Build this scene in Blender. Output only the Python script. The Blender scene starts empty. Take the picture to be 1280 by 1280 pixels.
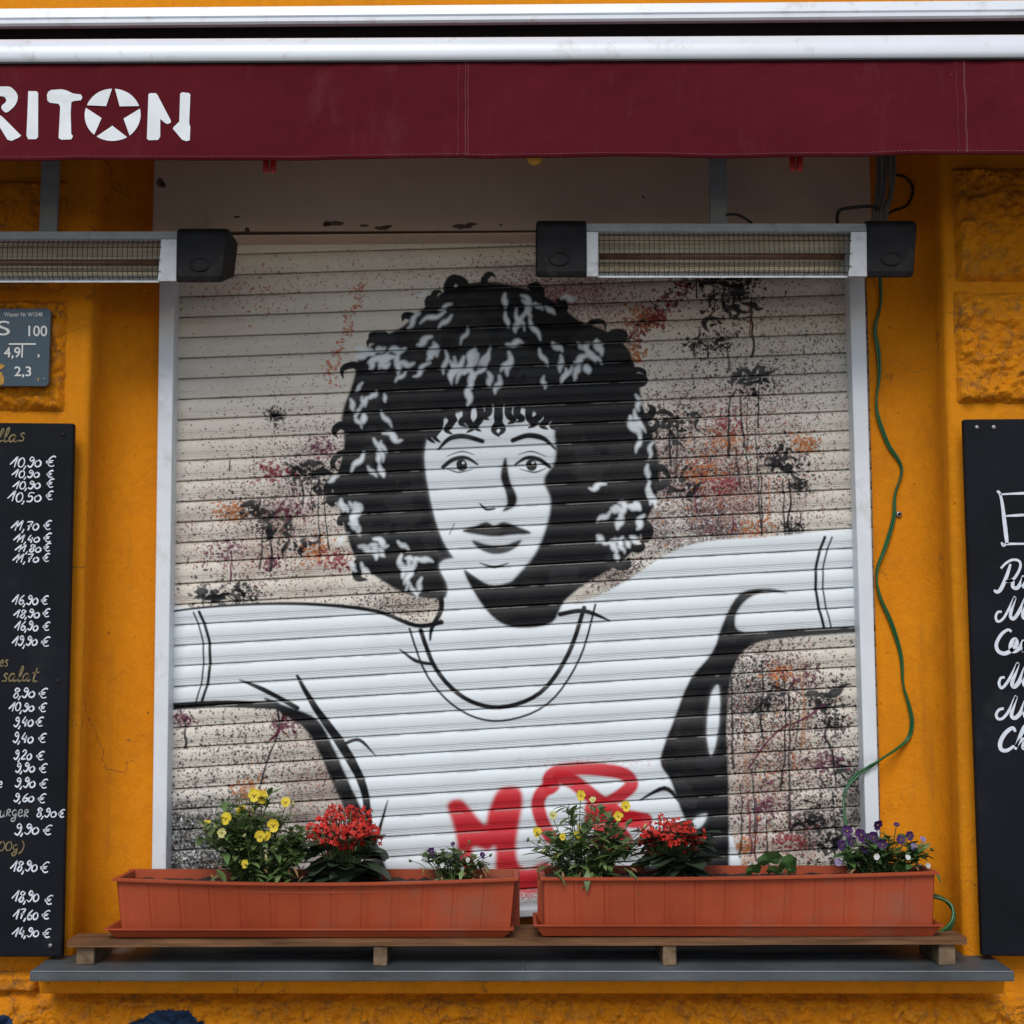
import bpy, bmesh, math, random
import numpy as np
from mathutils import Vector, Matrix, noise

random.seed(7)
rng = np.random.default_rng(11)
S = bpy.context.scene
COL = S.collection
R = math.radians

# ------------------------------------------------------------------ camera
F = 1900.0
TH = math.atan(5.75e-5 * F)
CAM = Vector((0.0, -3.0, 1.65))
CT, ST = math.cos(TH), math.sin(TH)


def P(px, py, Y):
    """point on the upright plane Y seen at photograph pixel (px, py)"""
    dx = (px - 640) / F
    dz = (640 - py) / F
    fy = CT - ST * dz
    t = (Y - CAM.y) / fy
    return Vector((dx * t, Y, CAM.z + (ST + CT * dz) * t))


def PX(px, py, Y): return P(px, py, Y).x
def PZ(py, Y): return P(640, py, Y).z
def K(Y): return (Y - CAM.y) / F          # metres per pixel


cam_d = bpy.data.cameras.new('camera')
cam = bpy.data.objects.new('camera', cam_d)
COL.objects.link(cam)
cam.location = CAM
cam.rotation_euler = (R(90) + TH, 0, 0)
cam_d.sensor_width = 36
cam_d.lens = 36 * F / 1280
cam_d.clip_end = 500
S.camera = cam

# ------------------------------------------------------------------ materials


def nt(name):
    m = bpy.data.materials.new(name)
    m.use_nodes = True
    n = m.node_tree
    b = n.nodes['Principled BSDF']
    return m, n, b


def N(n, typ, **kw):
    o = n.nodes.new(typ)
    for k, v in kw.items():
        setattr(o, k, v)
    return o


def tex_noise(n, co, scale, detail=5, rough=.55, dist=0.0):
    t = N(n, 'ShaderNodeTexNoise')
    t.inputs['Scale'].default_value = scale
    t.inputs['Detail'].default_value = detail
    t.inputs['Roughness'].default_value = rough
    t.inputs['Distortion'].default_value = dist
    if co is not None:
        n.links.new(co, t.inputs['Vector'])
    return t.outputs['Fac']


def ramp(n, fac, stops):
    r = N(n, 'ShaderNodeValToRGB')
    while len(r.color_ramp.elements) < len(stops):
        r.color_ramp.elements.new(.5)
    for e, (p, c) in zip(r.color_ramp.elements, stops):
        e.position = p
        e.color = (c, c, c, 1) if not isinstance(c, tuple) else (*c, 1)
    n.links.new(fac, r.inputs['Fac'])
    return r.outputs['Color']


def mix(n, fac, a, b, mode='MIX'):
    m = N(n, 'ShaderNodeMix', data_type='RGBA', blend_type=mode)
    for key, val in ((0, fac), (6, a), (7, b)):
        if isinstance(val, (int, float)):
            m.inputs[key].default_value = val
        elif isinstance(val, tuple):
            m.inputs[key].default_value = (*val, 1)
        else:
            n.links.new(val, m.inputs[key])
    return m.outputs[2]


def objco(n, scale=(1, 1, 1)):
    tc = N(n, 'ShaderNodeTexCoord')
    mp = N(n, 'ShaderNodeMapping')
    mp.inputs['Scale'].default_value = scale
    n.links.new(tc.outputs['Object'], mp.inputs['Vector'])
    return mp.outputs['Vector']


def bump(n, b, h, strength, dist):
    bp = N(n, 'ShaderNodeBump')
    bp.inputs['Strength'].default_value = strength
    bp.inputs['Distance'].default_value = dist
    n.links.new(h, bp.inputs['Height'])
    n.links.new(bp.outputs['Normal'], b.inputs['Normal'])


def mat(name, col, rough=.6, var=.15, vscale=12, bmp=0.0, bscale=150, metal=0.0, stretch=(1, 1, 1),
        dirt=None, dscale=5, spec=.5, two=None):
    m, n, b = nt(name)
    co = objco(n, stretch)
    f = tex_noise(n, co, vscale)
    dark = tuple(c * (1 - var * 1.6) for c in col)
    lite = tuple(min(1, c * (1 + var)) for c in (two or col))
    c = ramp(n, f, [(.3, dark), (.7, lite)])
    if dirt:
        d = tex_noise(n, co, dscale, 8, .7)
        c = mix(n, ramp(n, d, [(.56, 0.0), (.74, .75)]), c, dirt)
    n.links.new(c, b.inputs['Base Color'])
    b.inputs['Roughness'].default_value = rough
    b.inputs['Metallic'].default_value = metal
    b.inputs['Specular IOR Level'].default_value = spec
    if bmp:
        bump(n, b, tex_noise(n, co, bscale, 4), bmp, .002)
    return m


def orange_mat(name, rough_stone=False, graffiti=False):
    m, n, b = nt(name)
    co = objco(n)
    f = tex_noise(n, co, 3.0, 8, .6)
    c = ramp(n, f, [(.25, (.58, .190, .003)), (.5, (.66, .228, .004)), (.8, (.72, .27, .008))])
    fine = tex_noise(n, co, 60, 4, .6)
    c = mix(n, .25, c, ramp(n, fine, [(.3, (.50, .155, .003)), (.7, (.76, .29, .010))]))
    # rain streaks and grime
    cs = objco(n, (14, 14, 1.6))
    st = tex_noise(n, cs, 1.6, 8, .65)
    c = mix(n, ramp(n, st, [(.56, 0.0), (.78, .5)]), c, (.20, .085, .018))
    pt = tex_noise(n, co, 7, 10, .75)
    c = mix(n, ramp(n, pt, [(.50, 0.0), (.72, .5)]), c, (.38, .135, .012))
    c = mix(n, ramp(n, pt, [(.28, .35), (.42, 0.0)]), c, (.72, .30, .03))
    sp = tex_noise(n, co, 95, 2, .5)
    c = mix(n, ramp(n, sp, [(.735, 0.0), (.76, .7)]), c, (.09, .04, .012))
    # hairline cracks
    vw = N(n, 'ShaderNodeTexVoronoi', feature='DISTANCE_TO_EDGE')
    vw.inputs['Scale'].default_value = 3.2 if not rough_stone else 26
    wn = N(n, 'ShaderNodeTexNoise'); wn.inputs['Scale'].default_value = 9; wn.inputs['Detail'].default_value = 6
    n.links.new(co, wn.inputs['Vector'])
    av = mix(n, .22 if not rough_stone else .12, co, wn.outputs['Color'])
    n.links.new(av, vw.inputs['Vector'])
    msk = tex_noise(n, co, 4.5, 3)
    w = .006 if not rough_stone else .045
    cr = ramp(n, vw.outputs['Distance'], [(0.0, 1.0), (w, 0.0)])
    mm = N(n, 'ShaderNodeMath', operation='MULTIPLY')
    n.links.new(cr, mm.inputs[0])
    n.links.new(ramp(n, msk, [(.46, 0.0), (.6, .75)]), mm.inputs[1])
    c = mix(n, mm.outputs[0], c, (.10, .055, .03))
    if rough_stone:
        g = tex_noise(n, co, 38, 8, .7)  # dark mottling colours in the shade of the stone's crevices
        c = mix(n, ramp(n, g, [(.50, 0.0), (.66, .7)]), c, (.24, .12, .04))
    if graffiti:
        sep = N(n, 'ShaderNodeSeparateXYZ')
        gx = N(n, 'ShaderNodeNewGeometry')
        n.links.new(gx.outputs['Position'], sep.inputs[0])
        tot = None
        for (gpx, gpy, rx, rz) in GRAF:
            p = P(gpx, gpy, -.03)
            tt = []
            for ax, c0, rr in (('X', p.x, rx * K(-.03)), ('Z', p.z, rz * K(-.03))):
                s1 = N(n, 'ShaderNodeMath', operation='SUBTRACT'); s1.inputs[1].default_value = c0
                n.links.new(sep.outputs[ax], s1.inputs[0])
                s2 = N(n, 'ShaderNodeMath', operation='DIVIDE'); s2.inputs[1].default_value = rr
                n.links.new(s1.outputs[0], s2.inputs[0])
                s3 = N(n, 'ShaderNodeMath', operation='MULTIPLY')
                n.links.new(s2.outputs[0], s3.inputs[0]); n.links.new(s2.outputs[0], s3.inputs[1])
                tt.append(s3.outputs[0])
            a = N(n, 'ShaderNodeMath', operation='ADD')
            n.links.new(tt[0], a.inputs[0]); n.links.new(tt[1], a.inputs[1])
            e = N(n, 'ShaderNodeMath', operation='LESS_THAN'); e.inputs[1].default_value = 1.0
            j = N(n, 'ShaderNodeMath', operation='ADD')
            nz = tex_noise(n, co, 120, 3)
            nm = N(n, 'ShaderNodeMath', operation='MULTIPLY_ADD'); nm.inputs[1].default_value = .8; nm.inputs[2].default_value = -.4
            n.links.new(nz, nm.inputs[0])
            n.links.new(a.outputs[0], j.inputs[0]); n.links.new(nm.outputs[0], j.inputs[1])
            n.links.new(j.outputs[0], e.inputs[0])
            if tot is None:
                tot = e.outputs[0]
            else:
                q = N(n, 'ShaderNodeMath', operation='MAXIMUM')
                n.links.new(tot, q.inputs[0]); n.links.new(e.outputs[0], q.inputs[1])
                tot = q.outputs[0]
        c = mix(n, tot, c, (.018, .042, .092))
    n.links.new(c, b.inputs['Base Color'])
    b.inputs['Roughness'].default_value = .8
    b.inputs['Specular IOR Level'].default_value = .15
    h = tex_noise(n, co, 130 if not rough_stone else 85, 6, .6)
    bump(n, b, h, .85 if not rough_stone else 1.0, .002 if not rough_stone else .007)
    return m


GRAF = [(212, 1288, 42, 24), (228, 1280, 18, 16), (0, 1284, 15, 15), (182, 1290, 30, 14)]
M = {}
M['orange'] = orange_mat('orange wall paint')
M['stone'] = orange_mat('orange painted rough stone', True)
M['plinth'] = orange_mat('orange rough plinth render', True, True)
M['white'] = mat('white painted metal', (.68, .72, .76), .45, .05, 9, .05, 200, dirt=(.38, .36, .33), dscale=9)
M['header'] = mat('beige shutter box', (.52, .40, .305), .6, .07, 7, .1, 300, dirt=(.25, .21, .17), dscale=6)
M['alu'] = mat('white powder coated aluminium', (.70, .74, .78), .28, .03, 6, .02, 300, dirt=(.45, .43, .40), dscale=22)
M['silver'] = mat('brushed aluminium', (.50, .51, .52), .42, .10, 30, .12, 400, .35, (1, 1, 1), dirt=(.20, .19, .18), dscale=18)
M['reflector'] = mat('polished reflector', (.80, .66, .50), .24, .34, 9, .3, 14, .5, (.25, 1, 30))  # stretched light and dark colour bands stand in for reflections
M['strap'] = mat('grey painted steel', (.22, .24, .25), .5, .1, 20, .1, 200)
M['black'] = mat('black plastic', (.012, .012, .013), .6, .3, 30, .25, 500, dirt=(.05, .047, .042), dscale=26, spec=.18)
M['gapshade'] = mat('near-black gap shade', (.012, .012, .012), .8, .2, 10)  # near-black colour stands in for shade in the awning gaps
M['wire'] = mat('dark wire', (.035, .026, .02), .5, .1, 60, metal=.3)
M['tube'] = mat('heating tube quartz', (.16, .07, .03), .25, .2, 40)
M['board'] = mat('black chalkboard', (.0085, .0098, .0135), .62, .25, 5, .12, 260, dirt=(.030, .031, .034), dscale=4.5, spec=.10)
M['chalk'] = mat('white paint pen', (.66, .70, .76), .7, .08, 90)
M['chalkgrey'] = mat('grey paint pen', (.36, .37, .38), .7, .15, 90)
M['ochre'] = mat('ochre paint pen', (.20, .15, .065), .7, .2, 90)
M['terracotta'] = mat('terracotta plastic', (.36, .064, .024), .5, .12, 6, .2, 320, dirt=(.26, .105, .065), dscale=5, spec=.25)
M['soil'] = mat('potting soil', (.035, .022, .014), .95, .5, 60, 1.0, 120)
M['wood'] = mat('weathered wood', (.175, .083, .038), .8, .4, 6, .5, 60, 0, (1, 6, 22), dirt=(.085, .06, .045), dscale=3, spec=.2)
M['endgrain'] = mat('sawn end grain', (.17, .115, .07), .85, .4, 40, .6, 120, dirt=(.07, .055, .045), dscale=14, spec=.15)
M['sill'] = mat('grey sheet metal sill', (.072, .083, .088), .55, .3, 5, .15, 180, 0, (1, 1, 2), dirt=(.13, .135, .13), dscale=11, spec=.35)
M['edgelight'] = mat('sill edge highlight', (.23, .25, .27), .5, .1, 20)  # paler than the sill, for the painted highlight on its edge
M['cable'] = mat('grey cable', (.12, .11, .105), .5, .1, 30)
M['cableblack'] = mat('black cable', (.014, .014, .014), .5, .1, 30)
M['green'] = mat('green cable', (.012, .10, .03), .3, .15, 20)
M['redplastic'] = mat('red plastic', (.42, .012, .01), .35, .1, 40)
M['yellowbulb'] = mat('yellow plastic', (.55, .30, .02), .35, .1, 40)
M['signblue'] = mat('blue enamel', (.022, .048, .070), .35, .15, 14, .05, 200, dirt=(.035, .06, .08), dscale=14)
M['signwhite'] = mat('white enamel', (.60, .60, .57), .5, .05, 60)
M['ochrepaint'] = mat('ochre paint smear', (.42, .22, .03), .7, .2, 60)
M['pavement'] = mat('grey pavement slabs', (.22, .21, .20), .85, .2, 2, .2, 60)
M['screw'] = mat('screw', (.30, .29, .28), .4, .2, 50, metal=.7)


def leafmat(name, col, rough=.45, var=.35):
    m, n, b = nt(name)
    co = objco(n)
    f = tex_noise(n, co, 28, 4)
    c = ramp(n, f, [(.3, tuple(x * (1 - var) for x in col)), (.7, tuple(x * (1 + var) for x in col))])
    n.links.new(c, b.inputs['Base Color'])
    b.inputs['Roughness'].default_value = rough
    tr = N(n, 'ShaderNodeBsdfTranslucent')
    n.links.new(c, tr.inputs['Color'])
    ms = N(n, 'ShaderNodeMixShader')
    ms.inputs[0].default_value = .25
    n.links.new(b.outputs[0], ms.inputs[1]); n.links.new(tr.outputs[0], ms.inputs[2])
    n.links.new(ms.outputs[0], n.nodes['Material Output'].inputs['Surface'])
    return m


M['leaf'] = leafmat('pansy leaf', (.115, .19, .060))
M['leafpale'] = leafmat('pale pansy leaf', (.19, .27, .10))
M['leafdark'] = leafmat('kalanchoe leaf', (.040, .064, .034), .5, .5)
M['leafger'] = leafmat('geranium leaf', (.075, .16, .045), .5)
M['stem'] = leafmat('stem', (.10, .15, .05))
M['petalyellow'] = leafmat('yellow petal', (.80, .60, .035), .6, .12)
M['petalpale'] = leafmat('pale yellow bud', (.62, .60, .22), .6, .12)
M['petalpurple'] = leafmat('purple petal', (.05, .007, .095), .6, .3)
M['petallilac'] = leafmat('lilac petal', (.30, .24, .45), .6, .2)
M['petalwhite'] = leafmat('white petal', (.70, .70, .66), .6, .1)
M['petalred'] = leafmat('red petal', (.62, .028, .014), .55, .3)
M['petaldark'] = leafmat('dark red bud', (.20, .012, .015), .55, .3)
M['blotch'] = leafmat('dark blotch', (.05, .012, .01), .6, .2)
M['dry'] = leafmat('dry petal', (.35, .20, .09), .7, .2)

# ------------------------------------------------------------------ mesh helpers


class MB:
    def __init__(self):
        self.v = []; self.f = []; self.mi = []; self.smooth = []; self.cur = 0

    def add(self, vs, fs, sm=False):
        o = len(self.v)
        self.v += [Vector(p) for p in vs]
        for f in fs:
            self.f.append([o + i for i in f]); self.mi.append(self.cur); self.smooth.append(sm)

    def box(self, a, b, bev=0.0, seg=2):
        x0, y0, z0 = (min(a[i], b[i]) for i in range(3)); x1, y1, z1 = (max(a[i], b[i]) for i in range(3))
        bm = bmesh.new()
        bmesh.ops.create_cube(bm, size=1)
        for v in bm.verts:
            v.co = Vector(((x0 + x1) / 2 + v.co.x * (x1 - x0), (y0 + y1) / 2 + v.co.y * (y1 - y0), (z0 + z1) / 2 + v.co.z * (z1 - z0)))
        if bev:
            bmesh.ops.bevel(bm, geom=list(bm.edges), offset=bev, segments=seg, affect='EDGES', profile=.5)
        self.bm(bm, False)

    def bm(self, bm, sm=False, mtx=None):
        bm.verts.index_update()
        vs = [(mtx @ v.co) if mtx else v.co.copy() for v in bm.verts]
        self.add(vs, [[v.index for v in f.verts] for f in bm.faces], sm)
        bm.free()

    def hexa(self, p, bev=0.0):
        """eight corners: front-bottom l,r, front-top l,r, back-bottom l,r, back-top l,r"""
        bm = bmesh.new()
        vs = [bm.verts.new(q) for q in p]
        for f in ((0, 1, 3, 2), (5, 4, 6, 7), (4, 0, 2, 6), (1, 5, 7, 3), (2, 3, 7, 6), (4, 5, 1, 0)):
            bm.faces.new([vs[i] for i in f])
        if bev:
            bmesh.ops.bevel(bm, geom=list(bm.edges), offset=bev, segments=2, affect='EDGES', profile=.5)
        self.bm(bm)

    def tube(self, pts, r, n=8, cap=True):
        pts = [Vector(p) for p in pts]
        rr = r if isinstance(r, (list, tuple)) else [r] * len(pts)
        rings = []
        up = Vector((.31, .2, .93)).normalized()
        for i, p in enumerate(pts):
            t = (pts[min(i + 1, len(pts) - 1)] - pts[max(i - 1, 0)])
            t = t.normalized() if t.length > 1e-9 else Vector((0, 0, 1))
            a = up - t * up.dot(t)
            if a.length < 1e-3:
                a = Vector((1, 0, 0)) - t * t.x
            a.normalize(); b = t.cross(a); up = a
            rings.append([p + (a * math.cos(2 * math.pi * k / n) + b * math.sin(2 * math.pi * k / n)) * rr[i] for k in range(n)])
        vs = [q for rg in rings for q in rg]
        fs = [[i * n + k, i * n + (k + 1) % n, (i + 1) * n + (k + 1) % n, (i + 1) * n + k] for i in range(len(pts) - 1) for k in range(n)]
        if cap:
            fs += [list(range(n))[::-1], [(len(pts) - 1) * n + k for k in range(n)]]
        self.add(vs, fs, True)

    def sphere(self, c, r, sx=1, sy=1, sz=1, seg=10):
        bm = bmesh.new()
        bmesh.ops.create_uvsphere(bm, u_segments=seg, v_segments=max(5, seg // 2 + 1), radius=1)
        self.bm(bm, True, Matrix.Translation(c) @ Matrix.Diagonal((r * sx, r * sy, r * sz, 1)))

    def prism(self, poly, y0, y1, bev=0.0):
        """polygon of (x, z) extruded from y0 (front) to y1"""
        bm = bmesh.new()
        vs = [bm.verts.new((x, y0, z)) for x, z in poly]
        f = bm.faces.new(vs)
        ex = bmesh.ops.extrude_face_region(bm, geom=[f])
        bmesh.ops.translate(bm, verts=[e for e in ex['geom'] if isinstance(e, bmesh.types.BMVert)], vec=(0, y1 - y0, 0))
        bmesh.ops.recalc_face_normals(bm, faces=list(bm.faces))
        self.bm(bm)

    def ribbon(self, pts, w, y, taper=True):
        """hand-painted stroke lying in the plane y; pts are (x, z)"""
        n = len(pts)
        L, Rr = [], []
        for i, p in enumerate(pts):
            a = pts[max(i - 1, 0)]; b = pts[min(i + 1, n - 1)]
            t = Vector((b[0] - a[0], b[1] - a[1]))
            t = t.normalized() if t.length > 1e-9 else Vector((1, 0))
            nn = Vector((-t.y, t.x))
            s = i / max(1, n - 1)
            ww = w * (1 + .22 * math.sin(5 * s + pts[0][0] * 90)) * (1 if not taper else (.75 + .25 * min(1, 6 * min(s, 1 - s) + .2)))
            L.append((p[0] + nn.x * ww / 2, y, p[1] + nn.y * ww / 2)); Rr.append((p[0] - nn.x * ww / 2, y, p[1] - nn.y * ww / 2))
        self.add(L + Rr, [[i, i + 1, n + i + 1, n + i] for i in range(n - 1)])


def spline(pts, sub=6, closed=False):
    n = len(pts); out = []
    rngi = range(n if closed else n - 1)
    for i in rngi:
        g = lambda k: Vector(pts[k % n]) if closed else Vector(pts[max(0, min(n - 1, k))])
        p0, p1, p2, p3 = g(i - 1), g(i), g(i + 1), g(i + 2)
        for k in range(sub):
            t = k / sub
            out.append(.5 * ((2 * p1) + (p2 - p0) * t + (2 * p0 - 5 * p1 + 4 * p2 - p3) * t * t + (3 * p1 - p0 - 3 * p2 + p3) * t ** 3))
    if not closed:
        out.append(Vector(pts[-1]))
    return out


def rootloc(o):
    v = Vector((0, 0, 0))
    while o is not None:
        v += o.location; o = o.parent
    return v


def obj(name, mb, m, parent=None, label=None, cat=None, group=None, kind=None):
    me = bpy.data.meshes.new(name)
    if parent is None:
        xs = [p.x for p in mb.v]; ys = [p.y for p in mb.v]; zs = [p.z for p in mb.v]
        org = Vector(((min(xs) + max(xs)) / 2, (min(ys) + max(ys)) / 2, min(zs)))
    else:
        org = rootloc(parent)
    me.from_pydata([tuple(p - org) for p in mb.v], [], mb.f)
    ms = m if isinstance(m, (list, tuple)) else [m]
    for q in ms:
        me.materials.append(M[q] if isinstance(q, str) else q)
    me.polygons.foreach_set('material_index', mb.mi)
    me.polygons.foreach_set('use_smooth', mb.smooth)
    me.update()
    o = bpy.data.objects.new(name, me)
    COL.objects.link(o)
    if parent is None:
        o.location = org
    else:
        o.parent = parent
    tag(o, label, cat, group, kind)
    return o


def tag(o, label=None, cat=None, group=None, kind=None):
    for k, v in (('label', label), ('category', cat), ('group', group), ('kind', kind)):
        if v:
            o[k] = v


def thing(name, loc, label, cat, group=None):
    o = bpy.data.objects.new(name, None)
    COL.objects.link(o)
    o.location = loc
    o.empty_display_size = .05
    tag(o, label, cat, group)
    return o


# ------------------------------------------------------------------ light
w = bpy.data.worlds.new('World'); S.world = w; w.use_nodes = True
wn = w.node_tree
sky = wn.nodes.new('ShaderNodeTexSky'); sky.sky_type = 'NISHITA'; sky.sun_disc = False
SUN_EL, SUN_AZ = R(43), R(-12)
sky.sun_elevation = SUN_EL; sky.sun_rotation = math.pi + SUN_AZ
sky.dust_density = 1.0; sky.air_density = 1.0; sky.ozone_density = 1.0
wn.links.new(sky.outputs[0], wn.nodes['Background'].inputs[0])
wn.nodes['Background'].inputs[1].default_value = .10
sd = bpy.data.lights.new('sun', 'SUN'); sd.energy = 1.5; sd.angle = R(30); sd.color = (1, .955, .89)
so = bpy.data.objects.new('sun', sd); COL.objects.link(so)
so.rotation_euler = (R(90) - SUN_EL, 0, SUN_AZ)
S.view_settings.view_transform = 'Standard'; S.view_settings.look = 'None'
S.view_settings.exposure = 0.43; S.view_settings.gamma = 1

# ------------------------------------------------------------------ depths
Y_BACK, Y_RAIL, Y_CURT = .13, .10, .150
Y_SILL, Y_SHELF, Y_PLANT = -.14, -.100, -.089
SILLZ = P(640, 1214, Y_SILL).z

# ------------------------------------------------------------------ ground
g = MB(); g.add([(-60, -80, 0), (60, -80, 0), (60, 60, 0), (-60, 60, 0)], [[0, 1, 2, 3]])
obj('pavement', g, 'pavement', kind='structure')

# ------------------------------------------------------------------ the orange facade
wall = thing('house_wall', (0, 0, 0), 'orange painted house front with rough stone blocks and a recessed shop window', 'wall')
xl = PX(103, 700, 0) + .004; xr = PX(1190, 700, 0)
z0, z1 = SILLZ - .02, 2.78


def cove(xe, sgn, rad):
    pts = [(xe - sgn * 5, 0), (xe - sgn * .012, 0), (xe - sgn * .003, .003), (xe, .012)]
    for k in range(8):
        a = k / 7 * math.pi / 2
        pts.append((xe + sgn * (rad - rad * math.cos(a)), Y_BACK - rad + rad * math.sin(a)))
    pts.append((PX(203, 700, Y_BACK) if sgn > 0 else PX(1092, 700, Y_BACK), Y_BACK))
    return pts


mb = MB()
for xe, sgn, rad in ((xl, 1, .07), (xr, -1, .075)):
    pr = cove(xe, sgn, rad)
    nz = 40
    vs = []
    for k in range(nz + 1):
        z = z0 + (z1 - z0) * k / nz
        for (x, y) in pr:
            wob = .0025 * noise.noise((x * 4, y * 4, z * 5)) if abs(x - xe) < .3 else 0
            vs.append((x + wob, y + wob * .7, z))
    c = len(pr)
    fs = [[k * c + i, k * c + i + 1, (k + 1) * c + i + 1, (k + 1) * c + i] for k in range(nz) for i in range(c - 1)]
    if sgn < 0:
        fs = [f[::-1] for f in fs]
    mb.add(vs, fs, True)
mb.box((-6, 0, z1), (6, .4, 7))                    # wall above the awning
mb.box((-6, .003, 0), (6, .4, z0))                 # wall below the sill
mb.box((-6, .30, z0), (6, .4, z1))                 # behind the recess
obj('plaster', mb, 'orange', wall)


def rough_slab(x0, x1, za, zb, yf, amp, step=.0035, edge=.012, seed=0.0):
    nx = max(4, int((x1 - x0) / step)); nz = max(4, int((zb - za) / step))
    mbb = MB(); vs = []
    for k in range(nz + 1):
        for i in range(nx + 1):
            x = x0 + (x1 - x0) * i / nx; z = za + (zb - za) * k / nz
            d = min(i / nx * (x1 - x0), (1 - i / nx) * (x1 - x0), k / nz * (zb - za), (1 - k / nz) * (zb - za))
            p = Vector((x * 1.0 + seed, seed * 2, z))
            wx = noise.noise(p * 35) * .006
            q = p + Vector((wx, 0, -wx))
            h = noise.noise(q * 20) * .5 + (abs(noise.noise(q * 42)) - .25) * 1.1 + (abs(noise.noise(q * 95 + Vector((5, 0, 0)))) - .25) * .6 + noise.noise(q * 240) * .16
            e = min(1.0, d / edge); e = e * e * (3 - 2 * e)
            jx = noise.noise(p * 60 + Vector((9, 0, 0))) * .004 * (1 - e)
            jz = noise.noise(p * 60 + Vector((0, 9, 0))) * .004 * (1 - e)
            vs.append((x + jx, yf * e + .001 * (1 - e) - amp * h * e, z + jz))
    c = nx + 1
    mbb.add(vs, [[k * c + i, k * c + i + 1, (k + 1) * c + i + 1, (k + 1) * c + i] for k in range(nz) for i in range(nx)], True)
    return mbb


KW = K(0)
for j, (pxa, pxb, pya, pyb) in enumerate([(-140, 82, 372, 513), (-140, 82, 222, 362), (1199, 1430, 362, 503), (1197, 1430, 206, 350)]):
    a = P(pxa, pyb, -.02); b = P(pxb, pya, -.02)
    obj('stone_block', rough_slab(a.x, b.x, a.z, b.z, -.018, .017, seed=j * 3.7), 'stone', wall)
zb = PZ(1243, -.02)
obj('rough_plinth', rough_slab(-1.35, 1.35, zb - .16, zb, -.026, .019, .0036, .02, 21.3), 'plinth', wall)
a = P(47, 1216, -.02)
obj('rough_plinth', rough_slab(-1.35, a.x, zb + .001, a.z, -.022, .013, .0036, .008, 31.3), 'plinth', wall)
mb = MB()
a = P(48, 1243, -.075); b = P(1256, 1226, -.075)
zt = P(640, 1227, Y_SILL).z
mb.hexa([(a.x, -.07, a.z), (b.x, -.07, a.z), (a.x, -.085, zt), (b.x, -.085, zt), (a.x, .002, a.z), (b.x, .002, a.z), (a.x, .002, zt), (b.x, .002, zt)], .004)
obj('sill_moulding', mb, 'orange', wall)

# ------------------------------------------------------------------ roller shutter
YL = lambda k: 423 + 25.65 * k            # photo rows of the joint between slats at the left and right rail
YRt = lambda k: 392.6 + 24.15 * k + .018 * k * k
TW = TH_ = 1900
pA, pB = P(185, 1180, Y_CURT), P(1100, 285, Y_CURT)
UX0, UX1, UZ0, UZ1 = pA.x, pB.x, pA.z, pB.z
TKX = TW / (UX1 - UX0); TKZ = TH_ / (UZ1 - UZ0)
SC = TKX * K(Y_CURT)            # texture pixels per photo pixel


def T(px, py):
    p = P(px, py, Y_CURT)
    return ((p.x - UX0) * TKX, (UZ1 - p.z) * TKZ)      # row 0 = top


can = np.empty((TH_, TW, 3), np.float32)


def lowfreq(h, w, ch, cw):
    a = rng.random((ch + 1, cw + 1)).astype(np.float32)
    yy = np.linspace(0, ch - 1e-3, h); xx = np.linspace(0, cw - 1e-3, w)
    yi = yy.astype(int); xi = xx.astype(int)
    fy = (yy - yi)[:, None]; fx = (xx - xi)[None, :]
    fy = fy * fy * (3 - 2 * fy); fx = fx * fx * (3 - 2 * fx)
    return ((a[yi][:, xi] * (1 - fy) + a[yi + 1][:, xi] * fy) * (1 - fx) + (a[yi][:, xi + 1] * (1 - fy) + a[yi + 1][:, xi + 1] * fy) * fx).astype(np.float32)


def fbm(h, w, c0, octs=5):
    s = np.zeros((h, w), np.float32); t = 0
    for o in range(octs):
        a = .55 ** o
        s += a * lowfreq(h, w, c0 * 2 ** o, c0 * 2 ** o); t += a
    return s / t


FB1 = fbm(TH_, TW, 5, 6); FB2 = fbm(TH_, TW, 24, 5)
base = np.array((.66, .615, .535), np.float32)
can[:] = base * (0.86 + .22 * FB1[..., None]) * (0.94 + .12 * FB2[..., None])


def blur(m, r):
    r = int(round(r))
    if r < 1:
        return m
    for _ in range(2):
        for ax in (0, 1):
            pad = [(0, 0), (0, 0)]; pad[ax] = (r + 1, r)
            c = np.cumsum(np.pad(m, pad, mode='edge'), axis=ax, dtype=np.float64)
            n = m.shape[ax]
            if ax == 0:
                m = ((c[2 * r + 1:2 * r + 1 + n] - c[:n]) / (2 * r + 1)).astype(np.float32)
            else:
                m = ((c[:, 2 * r + 1:2 * r + 1 + n] - c[:, :n]) / (2 * r + 1)).astype(np.float32)
    return m


def put(mask, x0, y0, col, alpha=1.0):
    h, w_ = mask.shape
    sl = can[y0:y0 + h, x0:x0 + w_]
    sl += (np.array(col, np.float32) - sl) * (mask * alpha)[..., None]


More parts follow.
